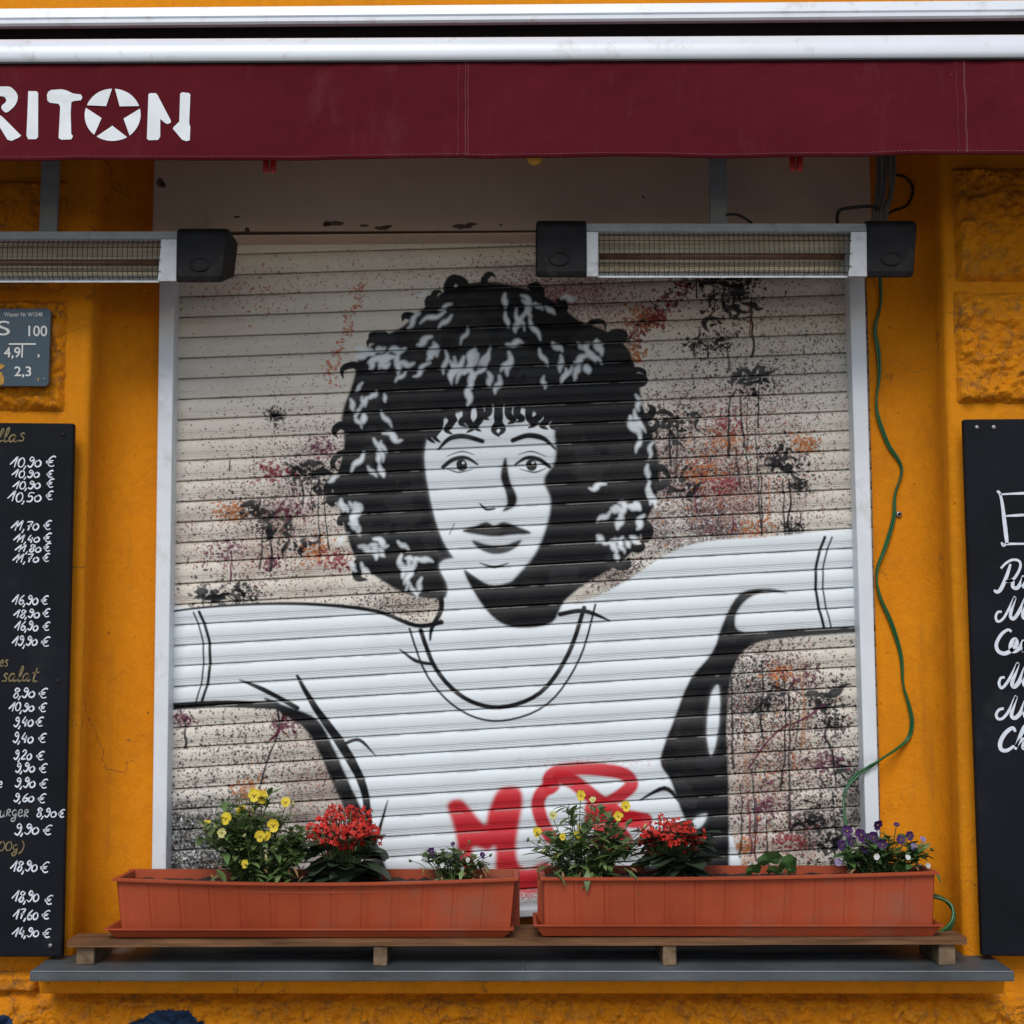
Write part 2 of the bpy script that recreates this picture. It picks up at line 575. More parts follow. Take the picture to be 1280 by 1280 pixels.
def polymask(pts, pad=12):
    a = np.array(pts, np.float64)
    x0 = max(0, int(a[:, 0].min()) - pad); x1 = min(TW, int(a[:, 0].max()) + pad + 1)
    y0 = max(0, int(a[:, 1].min()) - pad); y1 = min(TH_, int(a[:, 1].max()) + pad + 1)
    if x1 <= x0 or y1 <= y0:
        return None
    m = np.zeros((y1 - y0, x1 - x0), bool)
    xs = np.arange(x0, x1) + .5
    for i in range(len(a)):
        (xa, ya), (xb, yb) = a[i - 1], a[i]
        if ya == yb:
            continue
        lo, hi = min(ya, yb), max(ya, yb)
        r0 = max(y0, int(math.ceil(lo - .5))); r1 = min(y1, int(math.ceil(hi - .5)))
        if r1 <= r0:
            continue
        yy = np.arange(r0, r1) + .5
        xi = xa + (yy - ya) * (xb - xa) / (yb - ya)
        m[r0 - y0:r1 - y0] ^= xs[None, :] < xi[:, None]
    return m.astype(np.float32), x0, y0


def poly(pts, col, soft=1.0, alpha=1.0, smooth=True, sub=5):
    p = [T(*q) for q in (spline(pts, sub, True) if smooth else pts)]
    r = polymask(p, 26 + int(4 * soft))
    if r:
        put(blur(r[0], 8) ** 1.5, r[1], r[2], col, alpha * .45)
        put(blur(r[0], soft * 1.5), r[1], r[2], col, alpha)


def stroke(pts, r0, col, soft=1.2, alpha=1.0, taper=(1, 1), smooth=True):
    """round brush along pixel points, radius in photo pixels; taper = radius factors at both ends"""
    q = spline(pts, 5) if smooth and len(pts) > 2 else [Vector(a) for a in pts]
    q = [T(a[0], a[1]) for a in q]
    R_ = r0 * SC
    n = len(q)
    xs = [a[0] for a in q]; ys = [a[1] for a in q]
    pad = R_ * max(1, *taper) + 3 * soft + 2
    x0 = max(0, int(min(xs) - pad)); x1 = min(TW, int(max(xs) + pad)); y0 = max(0, int(min(ys) - pad)); y1 = min(TH_, int(max(ys) + pad))
    if x1 <= x0 or y1 <= y0:
        return
    gx = np.arange(x0, x1, dtype=np.float32)[None, :] + .5; gy = np.arange(y0, y1, dtype=np.float32)[:, None] + .5
    best = np.full((y1 - y0, x1 - x0), -1e9, np.float32)
    for i in range(n - 1):
        s0, s1 = i / (n - 1), (i + 1) / (n - 1)
        f = lambda s: R_ * (taper[0] + (1 - taper[0]) * min(1, s * 2.2) if s < .5 else taper[1] + (1 - taper[1]) * min(1, (1 - s) * 2.2))
        ax, ay = q[i]; bx, by = q[i + 1]
        dx, dy = bx - ax, by - ay
        L = dx * dx + dy * dy + 1e-9
        t = np.clip(((gx - ax) * dx + (gy - ay) * dy) / L, 0, 1)
        d = np.sqrt((gx - ax - t * dx) ** 2 + (gy - ay - t * dy) ** 2)
        best = np.maximum(best, f(s0) + (f(s1) - f(s0)) * t - d)
    put(np.clip(best / (3.2 * soft) + .5, 0, 1), x0, y0, col, alpha)


def dots(cx, cy, sx, sy, n, col, rmin=.25, rmax=.9, alpha=.9, power=3.0, jitter=.25):
    n = int(n * 1.5); rmax *= 1.2
    X = rng.normal(cx, sx, n); Yv = rng.normal(cy, sy, n)
    rr = rmin + (rmax - rmin) * rng.random(n) ** power
    for x, y, r in zip(X, Yv, rr):
        if not (190 < x < 1095 and 292 < y < 1170):
            continue
        tx, ty = T(x, y); r = r * SC
        el = 1 + rng.random() * .8
        x0 = int(tx - r * el - 1); x1 = int(tx + r * el + 2); y0 = int(ty - r * el - 1); y1 = int(ty + r * el + 2)
        if x0 < 0 or y0 < 0 or x1 > TW or y1 > TH_:
            continue
        gx = np.arange(x0, x1)[None, :] + .5 - tx; gy = np.arange(y0, y1)[:, None] + .5 - ty
        a = rng.random() * 3.14
        u = gx * math.cos(a) + gy * math.sin(a); v = -gx * math.sin(a) + gy * math.cos(a)
        m = np.clip(r - np.sqrt((u / el) ** 2 + v ** 2) + .5, 0, 1)
        c = np.array(col) * (1 + jitter * (rng.random() - .5) * 2)
        put(m.astype(np.float32), x0, y0, c, alpha * (.6 + .4 * rng.random()))


BK = (.0085, .009, .011); MAR = (.10, .012, .035); CRI = (.20, .022, .03); ORA = (.40, .13, .035); OLI = (.09, .075, .022); WHI = (.70, .752, .775); PUR = (.12, .025, .06)
GRY = (.045, .046, .05); TAN = (.34, .17, .09)


def cloud(cx, cy, rx, ry, col, alpha, thr=.5):
    """ragged overspray patch"""
    x0, y0 = T(cx - 2 * rx, cy - 2 * ry); x1, y1 = T(cx + 2 * rx, cy + 2 * ry)
    x0 = max(0, int(x0)); y0 = max(0, int(y0)); x1 = min(TW, int(x1)); y1 = min(TH_, int(y1))
    tx, ty = T(cx, cy)
    gx = (np.arange(x0, x1)[None, :] - tx) / (rx * SC); gy = (np.arange(y0, y1)[:, None] - ty) / (ry * SC)
    g_ = np.exp(-(gx ** 2 + gy ** 2) * 1.2).astype(np.float32)
    nn = FB2[y0:y1, x0:x1] + .35 * (rng.random(g_.shape).astype(np.float32) - .5)
    m = np.clip((g_ * 1.15 + (nn - .5) * 2.2 - thr + .06) * 2.2, 0, 1) * (.55 + .45 * rng.random(g_.shape).astype(np.float32))
    put(m, x0, y0, col, alpha)


def drip(x, ya, yb, r=.8, col=BK):
    pts = []; xx = x; y = ya
    while y < yb:
        pts.append((xx, y)); y += 9; xx += rng.normal(0, 1.0) + .15
    pts.append((xx, yb))
    if len(pts) > 1:
        stroke(pts, r, col, .8, .75 + .25 * rng.random(), (.7, 1.35))


def blot(x, y, r, col=BK, n=9, sq=.6, alpha=.95):
    for _ in range((1 + n // 4) if col in (BK, GRY) else 1):
        a = rng.normal(0, .9) + (3.14 if rng.random() < .5 else 0)
        px, py = x + rng.normal(0, r * .45), y + rng.normal(0, r * .45 * sq)
        pts = [(px, py)]
        for k in range(4):
            a += rng.normal(0, .75)
            px += math.cos(a) * r * .38; py += math.sin(a) * r * .34 * (sq + .3)
            pts.append((px, py))
        stroke(pts, r * (.10 + .15 * rng.random()) * (1 if col in (BK, GRY) else .6), col, 1.0, alpha, (.25 + rng.random() * .6, .15))
    for _ in range(n):
        a = rng.random() * 6.28; d = r * rng.random() ** .7 * 1.1
        px, py = x + d * math.cos(a) * 1.2, y + d * math.sin(a) * (sq + .15)
        q = r * (.05 + .16 * rng.random() ** 2)
        b = rng.normal(0, .8)
        stroke([(px, py), (px + q * 1.6 * math.cos(b), py + q * 1.6 * math.sin(b))], q, col, .9, alpha, (1, .5), False)
    dots(x, y, r * 1.1, r * .8, n * 16, col, .25, 1.7, .9, 2.6)


# ---- overspray and splatter
cloud(690, 370, 70, 26, CRI, .6, .4); cloud(870, 600, 90, 50, PUR, .22, .5); cloud(905, 640, 80, 40, (.30, .16, .13), .35, .45)
cloud(840, 660, 60, 28, (.10, .05, .035), .55, .5); cloud(920, 620, 45, 22, ORA, .35, .55); cloud(985, 950, 70, 120, TAN, .25, .5)
cloud(930, 870, 34, 40, (.10, .045, .04), .6, .5); cloud(1045, 1030, 40, 60, (.06, .03, .035), .7, .5); cloud(330, 690, 80, 40, (.25, .12, .08), .35, .5)
cloud(390, 600, 45, 35, PUR, .3, .5); cloud(500, 755, 50, 20, (.22, .11, .05), .6, .45); cloud(232, 1058, 52, 48, (.02, .02, .02), .95, .25); cloud(300, 1070, 70, 26, (.05, .045, .045), .7, .4); cloud(880, 600, 110, 90, (.26, .17, .15), .4, .35); cloud(340, 660, 110, 70, (.34, .25, .22), .35, .4); cloud(860, 670, 70, 24, (.05, .03, .03), .6, .4); cloud(930, 1000, 40, 90, (.18, .10, .08), .45, .35); cloud(380, 960, 70, 60, (.26, .2, .17), .4, .4)
cloud(270, 1010, 70, 30, GRY, .55, .55); cloud(390, 985, 60, 40, (.16, .09, .07), .45, .5); cloud(1070, 1005, 26, 45, BK, .9, .5)
cloud(760, 720, 40, 20, (.12, .06, .045), .6, .45); cloud(960, 1060, 60, 40, (.22, .11, .07), .4, .5); cloud(350, 650, 26, 16, OLI, .5, .6)
dots(690, 372, 55, 24, 2600, CRI, .2, .9, .8); dots(690, 372, 70, 30, 700, WHI, .2, .6, .7)
dots(390, 585, 55, 55, 2600, MAR, .2, .9, .85); dots(350, 660, 85, 55, 2200, BK, .2, 1.0, .85)
dots(870, 560, 75, 75, 3600, MAR, .2, .9, .8); dots(930, 560, 100, 110, 5200, BK, .2, 1.0, .85); dots(860, 620, 60, 50, 3000, BK, .25, 1.2, .85)
dots(900, 590, 70, 50, 1500, ORA, .25, 1.1, .85); dots(960, 480, 55, 25, 900, CRI, .2, .8, .7); dots(860, 640, 60, 40, 1500, WHI, .25, .9, .75)
dots(330, 690, 70, 45, 1200, CRI, .25, .9, .7); dots(340, 700, 90, 40, 700, ORA, .25, .9, .8)
dots(300, 960, 75, 55, 4200, BK, .2, 1.1, .85); dots(380, 960, 50, 50, 1600, MAR, .2, .9, .8); dots(380, 970, 50, 45, 700, ORA, .2, .9, .7)
dots(240, 1060, 40, 35, 1600, WHI, .25, 1.0, .75); dots(250, 1060, 45, 35, 1500, BK, .3, 1.4, .9)
dots(985, 960, 55, 100, 6000, BK, .2, 1.2, .85); dots(960, 930, 40, 90, 2200, MAR, .2, 1.0, .85); dots(960, 950, 45, 100, 1300, ORA, .25, 1.1, .8)
dots(930, 860, 25, 35, 1500, BK, .3, 1.3, .9); dots(930, 860, 30, 40, 700, WHI, .25, .7, .7); dots(1050, 1030, 30, 50, 1500, BK, .3, 1.4, .9)
dots(500, 755, 50, 16, 1500, BK, .25, 1.0, .85); dots(500, 755, 50, 16, 500, WHI, .2, .7, .7); dots(770, 715, 40, 16, 1200, BK, .3, 1.1, .85)
dots(290, 360, 60, 18, 500, (.40, .10, .03), .25, 1.2, .8); dots(470, 350, 100, 18, 500, CRI, .25, .9, .7); dots(350, 480, 110, 90, 700, BK, .2, .8, .8)
dots(860, 600, 90, 70, 4500, MAR, .25, 1.0, .85); dots(690, 365, 70, 26, 2500, CRI, .25, 1.0, .85); dots(950, 560, 70, 90, 2500, (.16, .05, .04), .25, .9, .8); dots(350, 640, 80, 70, 2500, (.16, .04, .05), .25, .9, .8); dots(970, 930, 60, 110, 3500, (.12, .03, .03), .25, 1.0, .85)
dots(1000, 420, 60, 50, 1400, BK, .2, .9, .8)
for i in range(16):
    t = i / 15
    dots(455 - 45 * t + rng.normal(0, 3), 355 + 120 * t, 4, 5, 14, (.42, .09, .025), .3, 1.6, .85)
    dots(770 + 95 * t, 440 - 90 * t, 8, 7, 26, CRI if i % 3 else BK, .4, 2.2, .9)
for (x, y, r) in [(905, 395, 22), (912, 375, 20), (925, 355, 18), (885, 350, 16), (870, 430, 12), (935, 470, 20), (945, 485, 16), (850, 522, 18), (840, 540, 16), (975, 570, 20), (985, 585, 16),
                  (900, 428, 12), (858, 605, 22), (345, 520, 6), (390, 590, 20), (410, 600, 18), (375, 592, 14), (330, 645, 18), (345, 660, 18), (370, 680, 18), (310, 640, 12), (265, 745, 16), (290, 742, 18), (310, 744, 12),
                  (1030, 870, 20), (1028, 885, 16), (1040, 905, 10), (975, 862, 12), (1008, 1028, 13), (1015, 1022, 10), (950, 880, 9), (990, 660, 9), (1000, 608, 7), (915, 360, 15), (1060, 960, 14), (1040, 1050, 16)]:
    blot(x, y, r, BK if rng.random() < .93 else GRY, 8)
for (x, y, r, c) in [(800, 395, 12, ORA), (820, 398, 8, CRI), (790, 445, 9, ORA), (940, 665, 14, ORA), (1005, 555, 8, ORA), (905, 550, 12, ORA), (880, 590, 14, ORA), (900, 605, 12, CRI), (905, 530, 12, CRI), (405, 562, 12, PUR), (340, 590, 9, CRI),
                     (290, 640, 10, ORA), (360, 640, 14, MAR), (282, 690, 14, PUR), (340, 705, 8, MAR), (310, 988, 10, ORA), (355, 905, 8, MAR), (230, 900, 8, PUR), (975, 840, 8, ORA), (1000, 845, 14, MAR), (950, 1010, 16, PUR), (990, 1050, 12, CRI), (925, 1060, 14, ORA), (1035, 950, 14, PUR), (370, 890, 12, MAR), (400, 690, 10, ORA), (420, 700, 10, CRI)]:
    blot(x, y, r, c, 8, .8, .8)
for (x, a, b) in [(870, 352, 375), (890, 352, 395), (905, 350, 390), (939, 372, 465), (908, 430, 465), (866, 430, 447), (884, 425, 447), (913, 495, 590), (925, 495, 560), (935, 495, 620), (948, 485, 540), (944, 540, 660), (978, 600, 680), (985, 600, 690), (950, 590, 680), (920, 560, 620),
                  (846, 520, 600), (836, 530, 590), (390, 600, 650), (398, 600, 720), (405, 605, 690), (378, 600, 640), (330, 660, 720), (336, 650, 725), (288, 575, 590), (255, 740, 765), (275, 745, 770), (295, 745, 765), (305, 745, 765), (232, 900, 935),
                  (348, 870, 915), (914, 850, 990), (924, 980, 1095), (951, 830, 940), (978, 840, 1010), (986, 860, 1085), (998, 880, 935), (1045, 845, 935), (1040, 990, 1050), (940, 960, 1060), (958, 1020, 1090), (1000, 640, 690)]:
    drip(x, a, b - rng.random() * .25 * (b - a), .75 + .7 * rng.random())
for (x, a, b, c) in [(935, 380, 420, CRI), (800, 395, 430, (.35, .1, .05)), (1000, 830, 935, TAN), (1003, 840, 930, TAN), (930, 900, 1060, TAN), (990, 940, 960, ORA), (290, 690, 725, PUR), (935, 1000, 1070, PUR), (945, 1000, 1075, MAR), (310, 990, 1030, (.3, .1, .03)), (322, 990, 1025, TAN), (870, 610, 640, PUR), (915, 640, 665, PUR), (960, 600, 650, ORA)]:
    drip(x, a, b, .9, c)
stroke([(355, 890), (345, 925), (335, 950), (325, 985)], 1.0, BK, .9); stroke([(360, 880), (350, 912), (338, 925)], 1.5, MAR, .9)
stroke([(1030, 880), (1010, 895), (990, 905)], 1.3, MAR, .9); stroke([(985, 905), (960, 925), (935, 960)], 1.1, MAR, .9)
stroke([(1035, 905), (1030, 920), (1038, 935), (1042, 960), (1045, 985)], 1.6, BK, .9, .95, (1, .4)); stroke([(1030, 885), (1050, 882), (1065, 880)], 1.2, BK, .9, .95, (1, .3))

# ---- the stencilled figure: an invented curly-haired woman in a plain white top, arms spread
TOR = [(180, 770), (250, 760), (330, 755), (400, 756), (470, 764), (520, 782), (552, 776), (556, 735), (620, 738), (690, 730), (700, 752), (740, 748), (790, 722),
       (830, 695), (880, 678), (960, 672), (1110, 668), (1110, 782), (1000, 790), (935, 800), (912, 840), (906, 900), (903, 1000), (905, 1180),
       (470, 1180), (478, 1090), (455, 1030), (420, 960), (385, 900), (345, 882), (270, 878), (180, 884)]
poly(TOR, WHI, 1.2)
# outlines and cloth folds
stroke([(180, 770), (250, 760), (330, 755), (400, 756), (470, 764), (520, 782), (552, 778)], 2.2, BK, 1.2, 1, (.5, 1.4))
stroke([(180, 886), (270, 880), (345, 882)], 4.5, BK, 1.2)
poly([(330, 872), (352, 880), (395, 898), (415, 930), (440, 985), (470, 1050), (490, 1110), (500, 1180), (468, 1180), (462, 1105), (440, 1035), (415, 975), (385, 915), (350, 890)], BK, 1.3)
stroke([(372, 845), (395, 885), (430, 935), (455, 985), (462, 1040)], 6.0, BK, 1.3, 1, (.3, .6))
stroke([(300, 850), (330, 862), (372, 885)], 3.0, BK, 1.3, 1, (.2, 1))
stroke([(452, 1090), (470, 1050), (485, 1000)], 2.6, BK, 1.3, 1, (1, .2))
stroke([(430, 930), (450, 925), (470, 945)], 2.2, BK, 1.3, 1, (1, .2))
poly([(1110, 782), (1000, 786), (930, 790), (918, 775), (930, 752), (955, 740), (985, 742), (960, 736), (925, 742), (905, 775), (890, 815), (862, 850), (842, 900), (825, 950), (838, 975), (850, 1010), (870, 1060), (860, 1110), (850, 1180), (905, 1180), (904, 1000), (908, 900), (915, 840), (940, 806), (1000, 796), (1110, 788)], BK, 1.3, sub=4)
poly([(838, 935), (862, 905), (905, 890), (906, 1180), (862, 1180), (852, 1090), (866, 1040), (846, 990)], BK, 1.3)
poly([(888, 870), (898, 858), (898, 905), (889, 945), (883, 915)], WHI, 1.5)
poly([(862, 1032), (872, 1020), (884, 1018), (874, 1034)], WHI, 1.5, .9)
stroke([(800, 1000), (830, 985), (848, 1000)], 3, BK, 1.3, 1, (.3, .6))
stroke([(250, 765), (262, 800), (262, 845), (252, 880)], 1.8, BK, 1.2); stroke([(243, 766), (254, 800), (254, 845), (245, 880)], 1.0, BK, 1.2)    # left sleeve hem
stroke([(1030, 672), (1020, 705), (1020, 745), (1030, 786)], 1.8, BK, 1.2); stroke([(1039, 672), (1029, 705), (1029, 745), (1039, 786)], 1.0, BK, 1.2)
# round collar of the top
stroke([(526, 788), (545, 836), (580, 872), (625, 884), (675, 866), (710, 818), (730, 760)], 2.8, BK, 1.2)
stroke([(512, 786), (535, 846), (576, 888), (626, 901), (684, 880), (724, 824), (744, 756)], 1.3, BK, 1.2)
# hair mass
HAIR = [(428, 520), (442, 478), (450, 448), (476, 424), (505, 408), (532, 384), (562, 362), (606, 353), (650, 360), (690, 376), (722, 400), (760, 416), (786, 440), (798, 480),
        (803, 508), (816, 545), (824, 585), (820, 622), (806, 655), (788, 692), (745, 722), (700, 740), (660, 735), (600, 740), (552, 748), (512, 744), (472, 722), (446, 700), (432, 662), (426, 640), (416, 610), (426, 580), (431, 550)]
poly(HAIR, BK, 1.2)
hs = spline(HAIR, 5, True)
for i, p in enumerate(hs):
    if p.y > 728 and 540 < p.x < 720:
        continue
    a = math.atan2(p.y - 560, p.x - 620)
    if rng.random() < .22:
        k = 3 + 12 * rng.random(); s = 1 if rng.random() < .5 else -1
        q1 = (p.x + math.cos(a) * k * .3, p.y + math.sin(a) * k * .3)
        q2 = (q1[0] + k * math.cos(a + s * .9), q1[1] + k * math.sin(a + s * .9))
        q3 = (q2[0] + k * .8 * math.cos(a + s * 2.2), q2[1] + k * .8 * math.sin(a + s * 2.2))
        stroke([(p.x - math.cos(a) * 6, p.y - math.sin(a) * 6), q1, q2, q3], 3.0 + 3.5 * rng.random(), BK, 1.1, 1, (1.3, .15))
# neck, jaw shadow
poly([(556, 700), (560, 735), (556, 776), (600, 800), (660, 795), (700, 760), (694, 735), (672, 700)], WHI, 1.2)
poly([(580, 712), (612, 731), (650, 722), (690, 690), (740, 715), (705, 752), (690, 778), (655, 785), (625, 778), (600, 752)], BK, 1.6)
stroke([(548, 730), (552, 760), (540, 785), (538, 800)], 3.0, BK, 1.2, 1, (1.3, .4)); stroke([(500, 812), (520, 826), (540, 830)], 2.4, BK, 1.2, 1, (.3, .8)); stroke([(700, 768), (730, 764), (762, 776)], 3.0, BK, 1.2, 1, (1, .3))
# face
FACE = [(531, 572), (540, 540), (565, 520), (610, 508), (655, 512), (692, 532), (706, 570), (706, 612), (698, 655), (676, 695), (645, 722), (614, 728), (582, 712), (556, 680), (540, 632)]
poly(FACE, WHI, 1.3)
poly([(694, 535), (712, 560), (716, 620), (704, 668), (668, 712), (640, 728), (668, 694), (684, 655), (688, 625), (680, 600), (694, 575)], BK, 2.0)
stroke([(548, 562), (562, 549), (580, 546), (603, 552)], 3.6, BK, 1.4, 1, (.35, .8)); stroke([(641, 551), (660, 545), (680, 549), (694, 562)], 3.6, BK, 1.4, 1, (.8, .35))
for ex, s in ((577, 1), (664, -1)):
    stroke([(ex - 23 * s, 584), (ex - 10 * s, 575), (ex + 6 * s, 573), (ex + 20 * s, 581)], 2.8, BK, 1.2, 1, (.9, .4))
    stroke([(ex - 18 * s, 586), (ex - 4 * s, 591), (ex + 14 * s, 587)], 1.0, BK, 1.2, 1, (.5, .3))
    stroke([(ex, 581), (ex + .5, 583)], 6.6, BK, 1.2, 1, (1, 1), False); stroke([(ex + 2, 579), (ex + 2.4, 579)], 1.6, WHI, 1, 1, (1, 1), False)
    stroke([(ex - 18 * s, 571), (ex, 565), (ex + 16 * s, 569)], .9, BK, 1.2, 1, (.3, .3))
poly([(632, 572), (637, 600), (646, 622), (642, 634), (628, 640), (634, 630), (632, 615), (626, 596)], BK, 1.4)
stroke([(600, 630), (608, 637), (618, 636)], 1.8, BK, 1.2, 1, (.4, .8))
poly([(578, 664), (596, 657), (608, 653), (618, 657), (630, 653), (648, 659), (664, 667), (640, 669), (620, 671), (600, 669)], BK, 1.3)
poly([(590, 676), (610, 681), (632, 681), (652, 675), (640, 688), (620, 693), (602, 688)], BK, 1.3, .95)
stroke([(600, 704), (618, 709), (636, 704)], 1.8, BK, 1.3, 1, (.2, .2)); stroke([(568, 655), (562, 668)], 1.5, BK, 1.3, 1, (.3, .3), False)
# fringe curls over the forehead
for i in range(17):
    x = 538 + i * 10.2 + rng.normal(0, 2)
    y = 518 - 10 * math.sin((i / 16) * math.pi)
    L = 16 + 22 * rng.random(); s = 1 if rng.random() < .5 else -1
    stroke([(x, y - 14), (x + 4 * s, y + L * .4), (x - 3 * s, y + L * .8), (x + 4 * s, y + L)], 4.6, BK, 1.2, 1, (1.2, .2))


# highlights in the curls
def curl(x, y, ang, L, r, col=WHI, a=1.0):
    s = 1 if rng.random() < .5 else -1
    dx, dy = math.cos(ang), math.sin(ang); nx, ny = -dy, dx
    b = L * (.05 + .10 * rng.random()) * s
    stroke([(x, y), (x + dx * L * .35 + nx * b, y + dy * L * .35 + ny * b), (x + dx * L * .7 - nx * b * .3, y + dy * L * .7 - ny * b * .3), (x + dx * L, y + dy * L + ny * b)], r * 1.25, col, 2.6, a, (.35, .15))


def cluster(cx, cy, sx, sy, n, ang, spread, lo, hi, rr=3.0):
    for _ in range(n):
        x, y = rng.normal(cx, sx), rng.normal(cy, sy)
        if 532 < x < 705 and y > 500:
            continue
        L = lo + (hi - lo) * rng.random()
        curl(x, y, ang + rng.normal(0, spread), L, rr * (.6 + .6 * rng.random()), WHI, .8 + .2 * rng.random())


cluster(600, 450, 42, 22, 24, 1.75, .35, 16, 34, 3.2); cluster(640, 415, 25, 22, 9, 1.2, .4, 14, 30, 3); cluster(545, 395, 20, 14, 6, 2.3, .3, 16, 34, 3)
cluster(490, 448, 20, 9, 13, 2.6, .6, 12, 26, 3.2); cluster(455, 495, 10, 14, 9, 2.0, .5, 10, 20, 2.8); cluster(468, 560, 16, 18, 9, 1.5, .5, 14, 28, 3)
cluster(438, 635, 8, 16, 8, 1.2, .6, 10, 22, 3.4); cluster(460, 690, 14, 12, 9, 1.1, .6, 10, 24, 3.2); cluster(515, 712, 16, 14, 9, 1.4, .6, 12, 26, 3)
cluster(728, 440, 24, 12, 8, .6, .7, 10, 24, 3.2); cluster(730, 455, 14, 14, 5, 1.8, .6, 10, 20, 3); cluster(793, 520, 5, 14, 4, 1.2, .2, 18, 30, 3.8); cluster(808, 580, 6, 16, 5, 1.4, .3, 16, 30, 3.4)
cluster(790, 630, 14, 10, 10, 2.4, .7, 10, 22, 3.6); cluster(770, 675, 16, 10, 9, .7, .7, 8, 18, 3.2); cluster(690, 380, 18, 8, 4, .5, .4, 12, 22, 2.8)
# ---- red spray tag
RD = (.52, .012, .022)
c2 = lambda L: [(380 + x / 4.267, 960 + y / 4.267) for x, y in L]
c7 = lambda L: [(620 + x / 5.818, 860 + y / 5.818) for x, y in L]
poly(c2([(765, 205), (780, 178), (815, 165), (850, 175), (890, 222), (965, 300), (985, 230), (1030, 125), (1090, 100), (1150, 112), (1165, 180), (1145, 300), (1130, 420), (1145, 510), (1200, 535), (1290, 500), (1330, 560),
         (1290, 640), (1200, 665), (1115, 650), (1030, 580), (1022, 420), (980, 438), (900, 420), (905, 520), (885, 580), (835, 520), (815, 380), (790, 280)]), RD, 2.4, .97)
for pts, r in ((([(395, 720), (385, 660), (440, 610), (600, 585), (780, 595), (930, 625), (985, 695), (930, 760), (830, 825), (760, 860)]), 8.2),
               (([(470, 640), (560, 680), (640, 740), (730, 810), (830, 880), (930, 930), (1080, 960)]), 9.5), (([(415, 705), (335, 760), (305, 840), (325, 940), (365, 1030), (400, 1085)]), 8.5),
               (([(700, 880), (800, 930), (900, 950), (1000, 960)]), 10), (([(700, 960), (800, 1010), (900, 1060), (940, 1120)]), 10), (([(740, 1110), (830, 1150)]), 9)):
    stroke(c7(pts), r, RD, 2.4, .97)
dots(655, 1118, 20, 4, 500, RD, .2, .6, .8); dots(740, 955, 50, 4, 350, RD, .2, .5, .7)
WEAR = fbm(TH_, TW, 40, 3)
for k in range(-5, 29):
    xs_t = np.arange(TW)
    x_w = UX0 + (xs_t + .5) / TKX
    a_, b_ = P(213, YL(k), Y_CURT), P(1070, YRt(k), Y_CURT)
    a2_, b2_ = P(213, YL(k + 1), Y_CURT), P(1070, YRt(k + 1), Y_CURT)
    s_ = (x_w - a_.x) / (b_.x - a_.x)
    for t_, al in ((.018, .9), (.035, .9), (.052, .6), (.07, .25)):
        zz = (a_.z + (a2_.z - a_.z) * t_) * (1 - s_) + (b_.z + (b2_.z - b_.z) * t_) * s_
        rows_ = np.clip(((UZ1 - zz) * TKZ).astype(int), 0, TH_ - 1)
        w_ = np.clip((WEAR[rows_, xs_t] - .42) * 5, .08, .75) * al
        for dr in (0, 1):
            rr_ = np.clip(rows_ + dr, 0, TH_ - 1)
            can[rr_, xs_t] += (np.array((.34, .325, .30), np.float32) - can[rr_, xs_t]) * (w_ * .6)[:, None]
# thin spots where the black paint is worn
thin = np.clip((FB2 - .6) * 2, 0, .035)[..., None]
can += (np.array((.30, .30, .30), np.float32) - can) * thin * (can.mean(2, keepdims=True) < .06)
del FB2, WEAR, thin
img = bpy.data.images.new('shutter_paint', TW, TH_, alpha=False, float_buffer=False)
flat = np.ones((TH_, TW, 4), np.float32)
lin = np.clip(can, 0, 1)
flat[..., :3] = np.where(lin <= .0031308, lin * 12.92, 1.055 * np.power(np.maximum(lin, 1e-6), 1 / 2.4) - .055)[::-1]
img.pixels.foreach_set(flat.ravel())
img.update()
img.pack()
del can, lin, flat, FB1

m, n, b = nt('painted shutter slats')
ti = N(n, 'ShaderNodeTexImage'); ti.image = img; ti.interpolation = 'Cubic'; ti.extension = 'EXTEND'
co = objco(n)
dn = tex_noise(n, co, 6, 8, .65)
c = mix(n, ramp(n, dn, [(.5, 0.0), (.85, .14)]), ti.outputs['Color'], (.20, .175, .15))
dn2 = tex_noise(n, objco(n, (3, 1, 40)), 6, 4, .6)
c = mix(n, ramp(n, dn2, [(.55, 0.0), (.85, .14)]), c, (.16, .14, .12))
n.links.new(c, b.inputs['Base Color']); b.inputs['Roughness'].default_value = .46
b.inputs['Specular IOR Level'].default_value = .16
bump(n, b, tex_noise(n, objco(n, (4, 1, 60)), 12, 3), .08, .001)
M['slats'] = m

